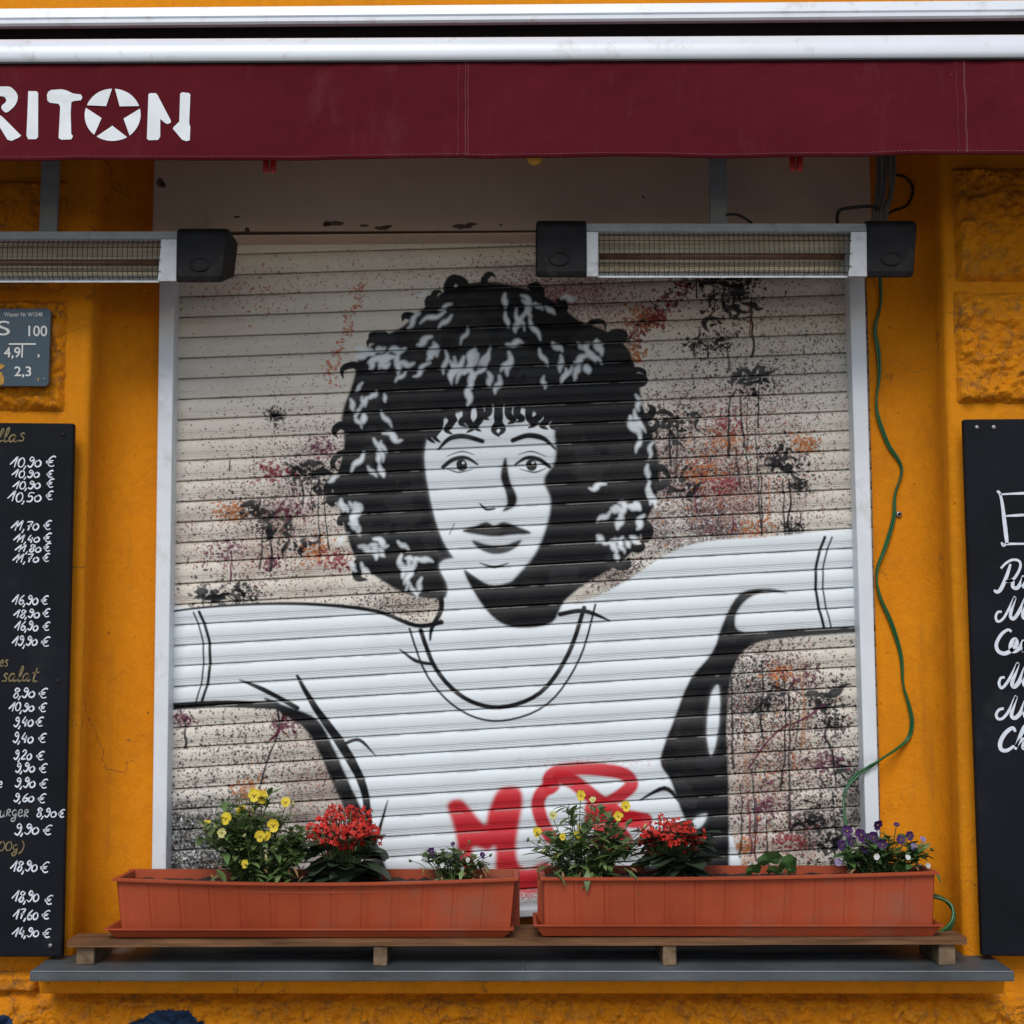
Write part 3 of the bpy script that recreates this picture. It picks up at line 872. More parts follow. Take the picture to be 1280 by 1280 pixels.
shut = thing('roller_shutter', (0, Y_CURT, SILLZ), 'closed roller shutter with a black and white portrait, red tag and paint splatters', 'shutter')
prof = [(0.0, .0045), (.012, .0006), (.03, -.0022), (.07, -.0042), (.16, -.0062), (.30, -.0076), (.46, -.0080), (.60, -.0072), (.66, -.0066), (.675, -.0058), (.69, -.0060), (.745, -.0054), (.76, -.0046), (.775, -.0050), (.83, -.0043), (.845, -.0036), (.86, -.0040), (.93, -.0034), (.955, -.0026), (.975, .0004), (.988, .0045)]
mb = MB(); uv = []
XL, XR = P(200, 700, Y_CURT).x, P(1092, 700, Y_CURT).x
NC = 16
for k in range(-6, 29):
    zl0, zl1 = P(213, YL(k), Y_CURT).z, P(213, YL(k + 1), Y_CURT).z
    zr0, zr1 = P(1070, YRt(k), Y_CURT).z, P(1070, YRt(k + 1), Y_CURT).z
    xa, xb = P(213, 700, Y_CURT).x, P(1070, 700, Y_CURT).x
    jit = random.uniform(-.0006, .0006); tilt = random.uniform(-.0008, .0008)
    vs = []
    for t, d in prof:
        for i in range(NC + 1):
            x = XL + (XR - XL) * i / NC
            s = (x - xa) / (xb - xa)
            z = (zl0 + (zl1 - zl0) * t) * (1 - s) + (zr0 + (zr1 - zr0) * t) * s
            wv = .0009 * noise.noise((x * 3.1, k * .37, 0)) + .0004 * noise.noise((x * 9, k * 1.9, 4))
            vs.append((x, Y_CURT + d + jit + wv + tilt * (s - .5), z))
    cN = NC + 1
    mb.add(vs, [[(j + 1) * cN + i, (j + 1) * cN + i + 1, j * cN + i + 1, j * cN + i] for j in range(len(prof) - 1) for i in range(NC)], True)
cur = obj('slat_curtain', mb, 'slats', shut)
me = cur.data
ul = me.uv_layers.new(name='paint')
org = rootloc(cur)
vc = np.empty(len(me.vertices) * 3, np.float32); me.vertices.foreach_get('co', vc); vc = vc.reshape(-1, 3)
li = np.empty(len(me.loops), np.int32); me.loops.foreach_get('vertex_index', li)
uvv = np.stack([(vc[li, 0] + org.x - UX0) / (UX1 - UX0), (vc[li, 2] + org.z - UZ0) / (UZ1 - UZ0)], 1).astype(np.float32)
ul.data.foreach_set('uv', uvv.ravel())
# bottom bar
mb = MB()
za, zb2 = P(213, YL(29), Y_CURT).z, P(1070, YRt(29), Y_CURT).z
mb.hexa([(XL, .138, za - .014), (XR, .138, zb2 - .014), (XL, .138, za + .003), (XR, .138, zb2 + .003), (XL, .16, za - .014), (XR, .16, zb2 - .014), (XL, .16, za + .003), (XR, .16, zb2 + .003)], .003)
obj('bottom_bar', mb, 'white', shut)
# side rails
for (xo_t, xi_t, xo_b, xi_b) in ((199, 218, 189.5, 207.5), (1081, 1061.5, 1101, 1083.5)):
    top, bot = 292, 1150
    # pixel columns at rows 350 and 1085
    def xat(a_, b_, row): return a_ + (b_ - a_) * (row - 350) / 735
    mb = MB()
    yb_ = Y_BACK + .03
    Pt = lambda x0_, x1_, row: P(xat(x0_, x1_, row), row, Y_RAIL)
    o0, i0, o1, i1 = Pt(xo_t, xo_b, bot), Pt(xi_t, xi_b, bot), Pt(xo_t, xo_b, top), Pt(xi_t, xi_b, top)
    l0, r0_ = sorted((o0.x, i0.x)); l1, r1_ = sorted((o1.x, i1.x))
    mb.hexa([(l0, Y_RAIL, o0.z), (r0_, Y_RAIL, o0.z), (l1, Y_RAIL, o1.z), (r1_, Y_RAIL, o1.z), (l0, yb_, o0.z), (r0_, yb_, o0.z), (l1, yb_, o1.z), (r1_, yb_, o1.z)], .0025)
    obj('guide_rail', mb, 'white', shut)
# shutter box
mb = MB()
a = P(190, 290, .085); b_ = P(1090, 291, .085)
zr = P(640, 288, .085).z
mb.hexa([(a.x, .085, a.z), (b_.x, .085, P(1090, 286, .085).z), (a.x, .085, 2.77), (b_.x, .085, 2.77), (a.x, .2, a.z), (b_.x, .2, P(1090, 286, .085).z), (a.x, .2, 2.77), (b_.x, .2, 2.77)], .003)
sbx = obj('shutter_box', mb, 'header', shut)
mb = MB()
q0, q1 = P(218, 296.5, .082), P(1065, 289, .082)
mb.hexa([(q0.x, .079, q0.z), (q1.x, .079, q1.z), (q0.x, .079, q0.z + .003), (q1.x, .079, q1.z + .003), (q0.x, .16, q0.z), (q1.x, .16, q1.z), (q0.x, .16, q0.z + .0045), (q1.x, .16, q1.z + .0045)], .001)
obj('drip_edge', mb, 'header', sbx)
chipm = mat('chipped brown primer', (.10, .07, .055), .8, .3, 60)
for (cx, cy, rx, ry) in ((417, 279, 13, 3), (408, 281, 5, 2), (477, 285, 9, 2.5), (485, 283, 5, 2), (455, 282, 6, 1.5), (578, 283, 13, 3), (590, 280, 7, 2), (309, 287, 3, 3), (296, 271, 4, 1.2), (626, 281, 2.5, 1), (200, 228, 4, 6), (204, 231, 3, 4), (804, 246, 1.5, 1.5)):
    pl = []; mb = MB()
    for k in range(14):
        t = k / 14 * 6.283; rr = 1 + .35 * noise.noise((cx + math.cos(t) * 2, cy, math.sin(t) * 2))
        p = P(cx + rx * rr * math.cos(t), cy + ry * rr * math.sin(t), .0842); pl.append((p.x, p.z))
    mb.prism(pl, .0842, .0858); obj('paint_chip', mb, chipm, sbx)

# ------------------------------------------------------------------ window sill
mb = MB()
def zs(py): return P(640, py, Y_SILL).z
zt, zbm = zs(1214), zs(1227)
x0, x1 = PX(37, 1216, Y_SILL), PX(1268, 1216, Y_SILL)
mb.hexa([(x0, Y_SILL, zbm), (x1, Y_SILL, zbm), (x0, Y_SILL, zt), (x1, Y_SILL, zt), (x0 + .0, -.002, zbm), (x1, -.002, zbm), (x0 + .0, -.002, zt + .004), (x1, -.002, zt + .004)], .0022)
mb.hexa([(xl + .003, -.0025, zbm), (xr - .003, -.0025, zbm), (xl + .003, -.0025, zt + .004), (xr - .003, -.0025, zt + .004), (xl + .003, .2, zbm), (xr - .003, .2, zbm), (xl + .003, .2, zt + .008), (xr - .003, .2, zt + .008)])
sill = obj('window_sill', mb, 'sill', label='long grey sheet metal window sill below the plant boxes', cat='window sill')
mb = MB(); mb.tube([(x0 + .003, Y_SILL - .0004, zt - .0005), (0, Y_SILL - .0004, zt - .0005), (x1 - .003, Y_SILL - .0004, zt - .0005)], .0013, 6)
obj('edge_highlight', mb, 'edgelight', sill)  # pale bead draws the highlight along the sill's front edge
mb = MB(); xs_ = PX(654, 1216, Y_SILL); mb.box((xs_ - .0016, Y_SILL - .0012, zbm + .001), (xs_ + .0016, -.004, zt + .0052), .0005)
obj('sheet_seam', mb, 'sill', sill)

# ------------------------------------------------------------------ plank shelf on wooden blocks
shelf = thing('plank_shelf', (0, Y_SHELF, zt), 'weathered wooden plank on four short blocks carrying the plant boxes', 'shelf')
pz0, pz1 = P(640, 1183, Y_SHELF).z, P(640, 1174, Y_SHELF).z
mb = MB()
xa, xb = PX(84, 1176, Y_SHELF), PX(1209, 1176, Y_SHELF)
tl, tr = -.0015, .0035
ys = [Y_SHELF, Y_SHELF + .075, Y_SHELF + .092, Y_SHELF + .165]
nseg = 30
for (ya, yb_) in ((ys[0], ys[1]), (ys[2], ys[3])):
    vs = []
    for i in range(nseg + 1):
        x = xa + (xb - xa) * i / nseg
        if ya > Y_SHELF:
            x = max(PX(150, 1176, ya), min(PX(1150, 1176, ya), x))
        s = i / nseg; o = tl + (tr - tl) * s + .0012 * noise.noise((x * 5, ya * 9, 0)); e = .0012 * noise.noise((x * 8, 3, ya))
        vs += [(x, ya + e, pz0 + o), (x, yb_, pz0 + o), (x, yb_, pz1 + o), (x, ya + e + .001, pz1 + o - .0008)]
    fs = [[4 * i + j, 4 * i + (j + 1) % 4, 4 * i + 4 + (j + 1) % 4, 4 * i + 4 + j] for i in range(nseg) for j in range(4)]
    fs += [[3, 2, 1, 0], [4 * nseg, 4 * nseg + 1, 4 * nseg + 2, 4 * nseg + 3]]
    pk = MB(); pk.add(vs, fs)
    obj('plank', pk, 'wood', shelf)
for (bx, wpx, top, bot, dy) in ((106, 22, 1181, 1208, .006), (475, 17, 1181, 1207, -.004), (837, 17, 1178, 1205, -.003), (1184, 21, 1175, 1203, .002)):
    yb_ = Y_SHELF + .006 + dy
    x = PX(bx, 1195, yb_); ww = wpx * K(yb_) / 2
    s = (bx - 84) / 1125
    ztop = pz0 + tl + (tr - tl) * s - .0012
    zbot = zt + (.004) * ((yb_ - Y_SILL) / .138) + .0002
    mb = MB()
    mb.hexa([(x - ww, yb_, zbot), (x + ww, yb_ + .001, zbot), (x - ww + .001, yb_, ztop), (x + ww, yb_ + .001, ztop), (x - ww, yb_ + .14, zbot + .004), (x + ww, yb_ + .14, zbot + .004), (x - ww + .001, yb_ + .14, ztop), (x + ww, yb_ + .14, ztop)], .0022)
    obj('block', mb, 'endgrain', shelf)

# ------------------------------------------------------------------ plant boxes and their trays
RIM = {}


def planter(rx0, rx1, bx0, bx1, yrimL, yrimR, sag, ybot, tx0, tx1, ty0, ty1, zoff, lab_t, lab_b):
    YF = Y_PLANT
    s0 = (tx0 + tx1) / 2
    shelf_z = pz1 + tl + (tr - tl) * ((s0 - 84) / 1125) + .0012
    # tray
    tray = MB()
    ytf = YF - .012; dep = .148
    zt0 = shelf_z; zt1 = P(s0, ty0, ytf).z
    xa, xb = PX(tx0, ty0, ytf), PX(tx1, ty0, ytf)
    ins = .016
    def ring(x0_, x1_, y0_, y1_, z): return [(x0_, y0_, z), (x1_, y0_, z), (x1_, y1_, z), (x0_, y1_, z)]
    rg = [ring(xa + ins, xb - ins, ytf + ins, ytf + dep - ins, zt0), ring(xa + .003, xb - .003, ytf + .003, ytf + dep - .003, zt1 - .003), ring(xa - .0015, xb + .0015, ytf - .0015, ytf + dep + .0015, zt1 - .0025), ring(xa - .0015, xb + .0015, ytf - .0015, ytf + dep + .0015, zt1),
          ring(xa + .004, xb - .004, ytf + .004, ytf + dep - .004, zt1), ring(xa + ins + .002, xb - ins - .002, ytf + ins + .002, ytf + dep - ins - .002, zt0 + .003)]
    vs = [q for r in rg for q in r]
    fs = [[4 * i + j, 4 * i + (j + 1) % 4, 4 * i + 4 + (j + 1) % 4, 4 * i + 4 + j] for i in range(len(rg) - 1) for j in range(4)] + [[3, 2, 1, 0], [20, 21, 22, 23]]
    tray.add(vs, fs)
    obj('planter_tray', tray, 'terracotta', label=lab_t, cat='tray', group='trays under the plant boxes')
    # box with bulging ribbed front
    zb_ = zt0 + .0035
    zr_ = lambda s: P(640, yrimL + (yrimR - yrimL) * s, YF).z - .0032 * sag * math.sin(math.pi * min(1, max(0, s))) ** 1.0
    bul = lambda s, t: -.010 * sag * math.sin(math.pi * min(1, max(0, s))) * t
    xA, xB = PX(rx0, yrimL, YF), PX(rx1, yrimR, YF)
    xa2, xb2 = PX(bx0, ybot, YF), PX(bx1, ybot, YF)
    th = thing('flower_box', ((xA + xB) / 2, YF + .07, zb_), lab_b, 'flower box', 'terracotta flower boxes on the shelf')
    box = MB()
    n_ = 560; dep = .125; rows = [0, .06, .5, .9, .955]
    rib = 13
    lip = [(.958, .0), (.962, -.009), (1.0, -.0095), (1.012, -.007), (1.006, .004), (.90, .0045), (.80, .005)]
    vs = []; cols = n_ + 1
    prof_rows = [(t, None) for t in rows] + lip
    for (t, off) in prof_rows:
        for i in range(n_ + 1):
            s = i / n_
            xx0 = xa2 + (xb2 - xa2) * s; xx1 = xA + .006 + (xB - xA - .012) * s
            tt = min(1, t)
            x = xx0 + (xx1 - xx0) * tt
            z = zb_ + (zr_(s) - zb_) * t
            if off is None:
                ph = (s * rib) % 1.0
                gr = 0
                if ph < .04: gr = .0013
                elif .14 < ph < .165 or .20 < ph < .22 or .26 < ph < .28: gr = .0006
                y = YF + .010 * (1 - t) + bul(s, t) + (gr if 0 < t < .93 else 0)
            else:
                y = YF + off + bul(s, 1)
                x = x + (s - .5) * 2 * (.006 if off < 0 else -.004 if off > .001 else 0)
            vs.append((x, y, z))
    nr = len(prof_rows)
    box.add(vs, [[j * cols + i, j * cols + i + 1, (j + 1) * cols + i + 1, (j + 1) * cols + i] for j in range(nr - 1) for i in range(n_)])
    # ends and back with their own rim
    for sd, s in ((-1, 0.0), (1, 1.0)):
        xe_b = (xa2, xb2)[sd > 0]; xe_t = (xA + .006, xB - .006)[sd > 0]
        zrr = zr_(s)
        yb_ = YF + dep
        prf = [(xe_b, zb_), (xe_t, zb_ + (zrr - zb_) * .955), (xe_t + sd * .006, zb_ + (zrr - zb_) * .962), (xe_t + sd * .006, zrr), (xe_t - sd * .004, zrr + .0005), (xe_t - sd * .006, zb_ + (zrr - zb_) * .8)]
        yf0 = [YF + .010, YF, YF - .009, YF - .0093, YF + .004, YF + .005]; yb0 = [yb_ - .01, yb_, yb_ + .008, yb_ + .008, yb_ - .004, yb_ - .005]
        v2 = [(p[0], a_, p[1]) for p, a_ in zip(prf, yf0)] + [(p[0], a_, p[1]) for p, a_ in zip(prf, yb0)]
        f2 = [[i, i + 1, 6 + i + 1, 6 + i] for i in range(5)]
        box.add(v2, f2 if sd < 0 else [f[::-1] for f in f2])
    zrr = (zr_(0) + zr_(1)) / 2; yb_ = YF + dep
    prf = [(yb_ - .01, zb_), (yb_, zb_ + (zrr - zb_) * .955), (yb_ + .008, zb_ + (zrr - zb_) * .962), (yb_ + .008, zrr + .001), (yb_ - .004, zrr + .001), (yb_ - .005, zb_ + (zrr - zb_) * .8)]
    v2 = [(xA - .003, y, z) for y, z in prf] + [(xB + .003, y, z) for y, z in prf]
    box.add(v2, [[6 + i, 6 + i + 1, i + 1, i] for i in range(5)])
    box.add([(xa2, YF + .01, zb_), (xb2, YF + .01, zb_), (xb2, yb_ - .01, zb_), (xa2, yb_ - .01, zb_)], [[3, 2, 1, 0]])
    obj('box', box, 'terracotta', th)
    so_ = MB(); nx, ny = 60, 14; zs_ = zb_ + (zr_(.5) - zb_) * .90
    vs = [(xA + .008 + (xB - xA - .016) * i / nx, YF + .002 + bul(i / nx, .8) * .9 + (dep - .006) * j / ny, zs_ + .007 * noise.noise((i * .5, j * .6, xA)) + .004 * noise.noise((i * 1.7, j * 1.9, xA))) for j in range(ny + 1) for i in range(nx + 1)]
    so_.add(vs, [[j * (nx + 1) + i, j * (nx + 1) + i + 1, (j + 1) * (nx + 1) + i + 1, (j + 1) * (nx + 1) + i] for j in range(ny) for i in range(nx)], True)
    obj('soil', so_, 'soil', th)
    return zs_


soilL = planter(142, 648, 151, 637, 1098, 1097.5, 2.0, 1160, 131, 641, 1161, 1174, 0, 'terracotta drip tray under the flower box with two kalanchoe and yellow pansies on the left end of the shelf',
                'left terracotta flower box with one red kalanchoe between yellow and small violet pansies')
soilR = planter(675, 1172, 681, 1167, 1097, 1089.5, .9, 1155, 668, 1179, 1156, 1168, 0, 'terracotta drip tray under the right flower box, beside the black cable coil',
                'right terracotta flower box with purple pansies at its right end')
for o in COL.objects:
    if o.name == 'planter_tray':
        o['label'] = 'terracotta drip tray under the left flower box, near the price board'

# ------------------------------------------------------------------ plants


def leaf(mb, base, d, L, wd, curlv=.25, up=Vector((0, 0, 1)), round_=False, scallop=0.0):
    d = d.normalized()
    s = d.cross(up)
    if s.length < .05: s = d.cross(Vector((1, .2, 0)))
    s.normalize(); nrm = s.cross(d).normalized()
    ws = [.12, .62, 1.0, .86, .48, .04] if not round_ else [.3, .85, 1.0, 1.0, .8, .3]
    ts = [0, .2, .42, .64, .85, 1.0] if not round_ else [0, .12, .35, .65, .88, 1.0]
    vs = []
    for i, (t, w_) in enumerate(zip(ts, ws)):
        c = base + d * (L * t) - nrm * (curlv * L * t * t) + nrm * .0
        jag = 1 + scallop * (1 if i % 2 else -1)
        vs += [c + s * (wd * w_ * .5 * jag) + nrm * (wd * .12 * w_), c, c - s * (wd * w_ * .5 * jag) + nrm * (wd * .12 * w_)]
    fs = []
    for i in range(len(ts) - 1):
        a = 3 * i
        fs += [[a, a + 1, a + 4, a + 3], [a + 1, a + 2, a + 5, a + 4]]
    mb.add(vs, fs, True)


def petal(mb, c, u, v, nrm, ang, L, wd, cup=.2):
    d = u * math.cos(ang) + v * math.sin(ang); s = -u * math.sin(ang) + v * math.cos(ang)
    vs = []
    for t, w_ in ((.05, .25), (.35, .75), (.65, 1.0), (.9, .75), (1.0, .3)):
        h = nrm * (cup * L * (t * t - .3 * math.sin(t * 3)))
        vs += [c + d * L * t + s * wd * w_ * .5 + h, c + d * L * t * 1.03 + h + nrm * .0006, c + d * L * t - s * wd * w_ * .5 + h]
    mb.add(vs, [f for i in range(4) for f in ([3 * i, 3 * i + 1, 3 * i + 4, 3 * i + 3], [3 * i + 1, 3 * i + 2, 3 * i + 5, 3 * i + 4])], True)


def frame(nrm):
    nrm = nrm.normalized()
    u = Vector((0, 0, 1)).cross(nrm)
    if u.length < .05: u = Vector((1, 0, 0))
    u.normalize(); return u, nrm.cross(u).normalized(), nrm


def pansy(c, nrm, r, mats, parent, eye=True):
    mb = MB(); u, v, nn = frame(nrm)
    for k, (a, L, wd, off) in enumerate([(1.05, 1.0, 1.0, -.08), (2.09, 1.0, 1.0, -.05), (.05, .92, .9, .0), (3.09, .92, .9, .02), (4.71, 1.0, 1.25, .08)]):
        petal(mb, c + nn * (off * r), u, v, nn, a + random.uniform(-.12, .12), r * L * random.uniform(.9, 1.1), r * wd * random.uniform(.9, 1.1), random.uniform(.08, .3))
    if eye:
        mb.cur = 1
        for a in (.2, 2.95, 4.35, 4.71, 5.05):
            d = u * math.cos(a) + v * math.sin(a); s = -u * math.sin(a) + v * math.cos(a)
            q = c + nn * (.15 * r)
            mb.add([q + d * r * .1 - s * r * .06, q + d * r * .48, q + d * r * .1 + s * r * .06], [[0, 1, 2]])
        mb.cur = 2
        mb.sphere(c + nn * (.12 * r), r * .11, seg=6)
    obj('flower', mb, mats, parent)


def bud(c, d, r, m_, parent):
    mb = MB(); d = d.normalized(); u, v, nn = frame(d)
    rings = []
    vs = []
    for t, w_ in ((-.8, .15), (-.4, .6), (.1, .75), (.7, .45), (1.1, .08)):
        for k in range(6):
            a = k / 6 * 6.283 + t * .8
            vs.append(c + nn * r * t + (u * math.cos(a) + v * math.sin(a)) * r * w_ * .6)
    mb.add(vs, [[6 * i + k, 6 * i + (k + 1) % 6, 6 * i + 6 + (k + 1) % 6, 6 * i + 6 + k] for i in range(4) for k in range(6)], True)
    obj('bud', mb, m_, parent)


def bushy(name, label, cat, px0, px1, ytop, soil, ymid, nst, leafL, leafW, lm, flowers, buds, group=None, dens=7, lean=1.0, droop=0):
    cx = P((px0 + px1) / 2, 1090, ymid).x; half = (px1 - px0) / 2 * K(ymid)
    th = thing(name, (cx, ymid, soil), label, cat, group)
    top = P(640, ytop, ymid).z - soil
    lf = MB(); st = MB()
    def stem_to(p, r=.0009):
        b0 = Vector((cx + (p.x - cx) * .35 + random.uniform(-.01, .01), ymid + random.uniform(-.02, .02), soil - .004))
        mid = (b0 + p) / 2 + Vector((random.uniform(-.006, .006), random.uniform(-.008, .008), .012))
        pts = spline([b0, mid, p], 6)
        st.tube(pts, r, 5); return pts
    dens = int(dens * 2.1); leafL *= 1.35; leafW *= 1.85
    for i in range(nst):
        s = random.uniform(-1, 1); hh = top * (1 - .45 * s * s) * random.uniform(.45, .98)
        p = Vector((cx + half * s * 1.0 * lean, ymid + random.uniform(-.055, .05), soil + hh))
        pts = stem_to(p)
        for k in range(dens):
            t = .15 + .85 * (k + random.random()) / dens
            q = pts[min(len(pts) - 1, int(t * (len(pts) - 1)))]
            a = random.uniform(0, 6.283)
            d = Vector((math.cos(a), math.sin(a) * .9, random.uniform(-.15, .75)))
            lf.cur = 1 if random.random() < .25 else 0
            leaf(lf, q, d, leafL * random.uniform(.55, 1.15), leafW * random.uniform(.7, 1.2), random.uniform(0, .45))
    for k in range(droop):
        a = P(random.uniform(px0 + 10, px1 - 10), 1096, ymid)
        q = Vector((a.x, ymid - .055, soil + .02)); leaf(lf, q + Vector((0, random.uniform(-.02, .02), random.uniform(-.012, .012))), Vector((random.uniform(-1, 1), -.5, random.uniform(-.7, .3))), leafL * random.uniform(.7, 1.2), leafW * random.uniform(.7, 1.1), random.uniform(0, .5))
    for f in flowers:
        px, py, r, ms, tilt = f
        yy = ymid + random.uniform(-.055, .0)
        c_ = P(px, py, yy)
        nrm = Vector((random.uniform(-.5, .5), -1, random.uniform(-.15, .5) if not tilt else tilt))
        stem_to(c_ + Vector((0, .006, -.004)), .0009)
        pansy(c_, nrm, r * K(yy), ms, th, ms[0] != 'petalwhite')
    for (px, py, r, m_) in buds:
        yy = ymid + random.uniform(-.06, .02)
        c_ = P(px, py, yy); stem_to(c_, .0007)
        bud(c_, Vector((random.uniform(-.6, .6), -.3, random.uniform(.2, 1))), r * K(yy), m_, th)
        for k in range(3):
            leaf(lf, c_ - Vector((0, 0, .004)), Vector((random.uniform(-1, 1), -.4, random.uniform(.2, 1))), .009, .003, .1)
    lf.cur = 2
    for k in range(10):
        a = P(random.uniform(px0, px1), random.uniform(1078, 1094), ymid)
        leaf(lf, Vector((a.x, ymid - random.uniform(.0, .055), a.z)), Vector((random.uniform(-1, 1), -.6, random.uniform(-.7, .4))), leafL * random.uniform(.3, .7), leafW * .4, .6)
    obj('foliage', lf, lm + ['dry'], th)
    obj('stem', st, 'stem', th)
    return th


YE = ['petalyellow', 'blotch', 'petalyellow']; PU = ['petalpurple', 'blotch', 'petalyellow']; LI = ['petallilac', 'petalpurple', 'petalyellow']; PW = ['petalwhite', 'blotch', 'petalyellow']; PP = ['petalpale', 'blotch', 'petalyellow']
bushy('pansy_plant', 'yellow flowering pansy in the left flower box, beside the white shutter rail', 'flowering plant', 252, 388, 985, soilL, -.012, 52, .026, .0075, ['leaf', 'leafpale'],
      [(318, 994, 8.5, YE, .2), (327, 996, 8, YE, .1), (283, 1023, 8, YE, .3), (301, 1013, 7, YE, .8), (342, 1031, 8, YE, 0), (325, 1045, 7, YE, 0), (334, 1045, 6, YE, .3), (357, 1003, 7, YE, .6), (277, 1041, 6, PP, .2), (306, 1080, 5, YE, .2), (258, 1030, 6, YE, .9)],
      [(366, 1006, 5, 'petalpale'), (284, 1048, 5, 'petalpale'), (292, 1028, 5, 'petalpale'), (316, 1012, 5, 'petalpale'), (333, 1073, 5, 'petalpale'), (326, 1036, 4, 'petalpale'), (365, 1040, 5, 'petalpale'), (305, 1045, 4, 'petalpale'), (257, 1040, 4, 'petalpale'), (310, 1030, 4, 'petalpale'), (333, 1065, 4, 'petalpale')],
      'pansies in the flower boxes', 9, 1.0, 7)
bushy('pansy_plant', 'small sparse violet pansy in the left flower box, under the red letter M', 'flowering plant', 518, 612, 1052, soilL, -.02, 22, .017, .0065, ['leaf', 'leafpale'],
      [(539, 1064, 4.5, PU, .2), (543, 1072, 4, PU, .2), (603, 1069, 4, PU, .4), (566, 1055, 3.2, PU, .8), (553, 1082, 3, PW, .3), (570, 1078, 3, PW, .3), (560, 1070, 3, LI, .3), (585, 1075, 3, PW, .3), (578, 1086, 3, PW, .2), (532, 1074, 3, PW, .2)],
      [(513, 1076, 3, 'leaf'), (587, 1052, 3, 'dry'), (613, 1069, 3, 'leaf'), (528, 1074, 3, 'petalwhite'), (580, 1066, 3, 'petalwhite'), (595, 1080, 3, 'petalwhite')], 'pansies in the flower boxes', 7, .9, 2)
bushy('pansy_plant', 'tall straggly yellow pansy in front of the red tag, right flower box', 'flowering plant', 662, 800, 1000, soilR, -.02, 40, .027, .0075, ['leaf', 'leafpale'],
      [(726, 994, 6.5, YE, .1), (782, 1008, 7, YE, .2), (773, 1020, 6, YE, .1), (671, 1040, 6, YE, .2), (703, 1046, 4.5, YE, .1), (722, 1044, 5.5, YE, .5), (691, 1019, 5.5, PP, .3), (696, 1070, 4, YE, .2), (741, 1000, 4.5, PP, .9), (724, 1034, 4, PP, .5)],
      [(660, 1050, 4, 'leaf'), (709, 1012, 4, 'leaf'), (771, 1030, 4, 'petalpale'), (674, 1052, 4, 'petalpale'), (679, 1064, 4, 'petalpale'), (770, 1040, 3.5, 'petalpale'), (806, 1033, 4, 'petalpale'), (690, 1080, 3, 'dry'), (745, 1098, 4, 'dry')],
      'pansies in the flower boxes', 8, 1.0, 8)
bushy('pansy_plant', 'deep purple pansy at the right end of the right flower box', 'flowering plant', 1046, 1168, 1040, soilR, -.01, 30, .021, .010, ['leafger', 'leafpale'],
      [(1059, 1039, 7, PU, .2), (1076, 1044, 8, PU, .3), (1092, 1047, 7.5, PU, .2), (1103, 1056, 7, PU, 0), (1081, 1059, 6.5, PU, .1), (1052, 1057, 6.5, PU, .3), (1097, 1031, 7, PU, -.6), (1137, 1045, 6, PU, .1), (1126, 1050, 6, PU, .4), (1064, 1052, 6, PU, .2), (1142, 1059, 5, LI, .2), (1048, 1078, 5, LI, .3), (1121, 1031, 4, PU, .9), (1154, 1049, 4, LI, .8),
       (1096, 1071, 4, PW, .2), (1087, 1063, 3, PW, .2), (1135, 1072, 3.5, PW, .4), (1160, 1082, 3.5, PW, .5)],
      [(1165, 1062, 4, 'leaf'), (1158, 1070, 4, 'leaf'), (1150, 1082, 3, 'petalwhite')], 'pansies in the flower boxes', 7, .95, 4)


def kalanchoe(label, px0, px1, py0, py1, lx0, lx1, soil, ymid, ncl, seed):
    random.seed(seed)
    cx = P((px0 + px1) / 2, 1080, ymid).x
    th = thing('kalanchoe_plant', (cx, ymid, soil), label, 'flowering plant', 'kalanchoes in the flower boxes')
    st = MB()
    k = K(ymid)
    for i in range(ncl):
        # stratified over an oval
        a = i * 2.39996; rr = math.sqrt((i + .5) / ncl)
        px = (px0 + px1) / 2 + rr * math.cos(a) * (px1 - px0) / 2 * .92; py = (py0 + py1) / 2 + rr * math.sin(a) * (py1 - py0) / 2 * .9 + abs(px - (px0 + px1) / 2) * .12
        yy = ymid - .045 * (1 - rr * .7) + random.uniform(-.02, .02) + (.02 if math.sin(a) < -.3 else 0)
        px += random.gauss(0, 2.5); py += random.gauss(0, 2.2)
        c = P(px, py, yy)
        mb = MB()
        for j in range(9):
            q = c + Vector((random.uniform(-7, 7) * k, random.uniform(-6, 6) * k, random.uniform(-5, 5) * k))
            nrm = Vector((random.uniform(-.7, .7), random.uniform(-1, -.2), random.uniform(.1, 1)))
            u, v, nn = frame(nrm)
            mb.cur = 0 if random.random() < (.9 if math.sin(a) > -.35 else .55) else 1
            r = k * random.uniform(2.0, 3.6)
            a0 = random.random()
            if mb.cur == 0:
                for p_ in range(4):
                    petal(mb, q, u, v, nn, a0 + p_ * math.pi / 2, r, r * .75, .1)
            mb.cur = 1
            mb.tube([q - nn * r * 1.6, q - nn * .2 * r], [k * .5, k * 1.0], 5)
        obj('flower_cluster', mb, ['petalred', 'petaldark'], th)
        st.tube(spline([Vector((cx + (c.x - cx) * .2, ymid, soil)), Vector((cx + (c.x - cx) * .6, ymid - .01, (soil + c.z) / 2)), c - Vector((0, 0, .006))], 5), .0014, 5)
    lf = MB()
    for i in range(58):
        s = random.uniform(-1, 1)
        px = (lx0 + lx1) / 2 + s * (lx1 - lx0) / 2 * .55
        b0 = Vector((P(px, 1090, ymid).x * .6 + cx * .4, ymid + random.uniform(-.03, .03), soil + random.uniform(.0, .075)))
        d = Vector((s * 1.3 + random.uniform(-.4, .4), random.uniform(-1, .4), random.uniform(-.3, .6)))
        leaf(lf, b0, d, random.uniform(.045, .070), random.uniform(.034, .050), random.uniform(.1, .5), round_=True, scallop=.06)
    obj('foliage', lf, 'leafdark', th)
    obj('stem', st, 'stem', th)


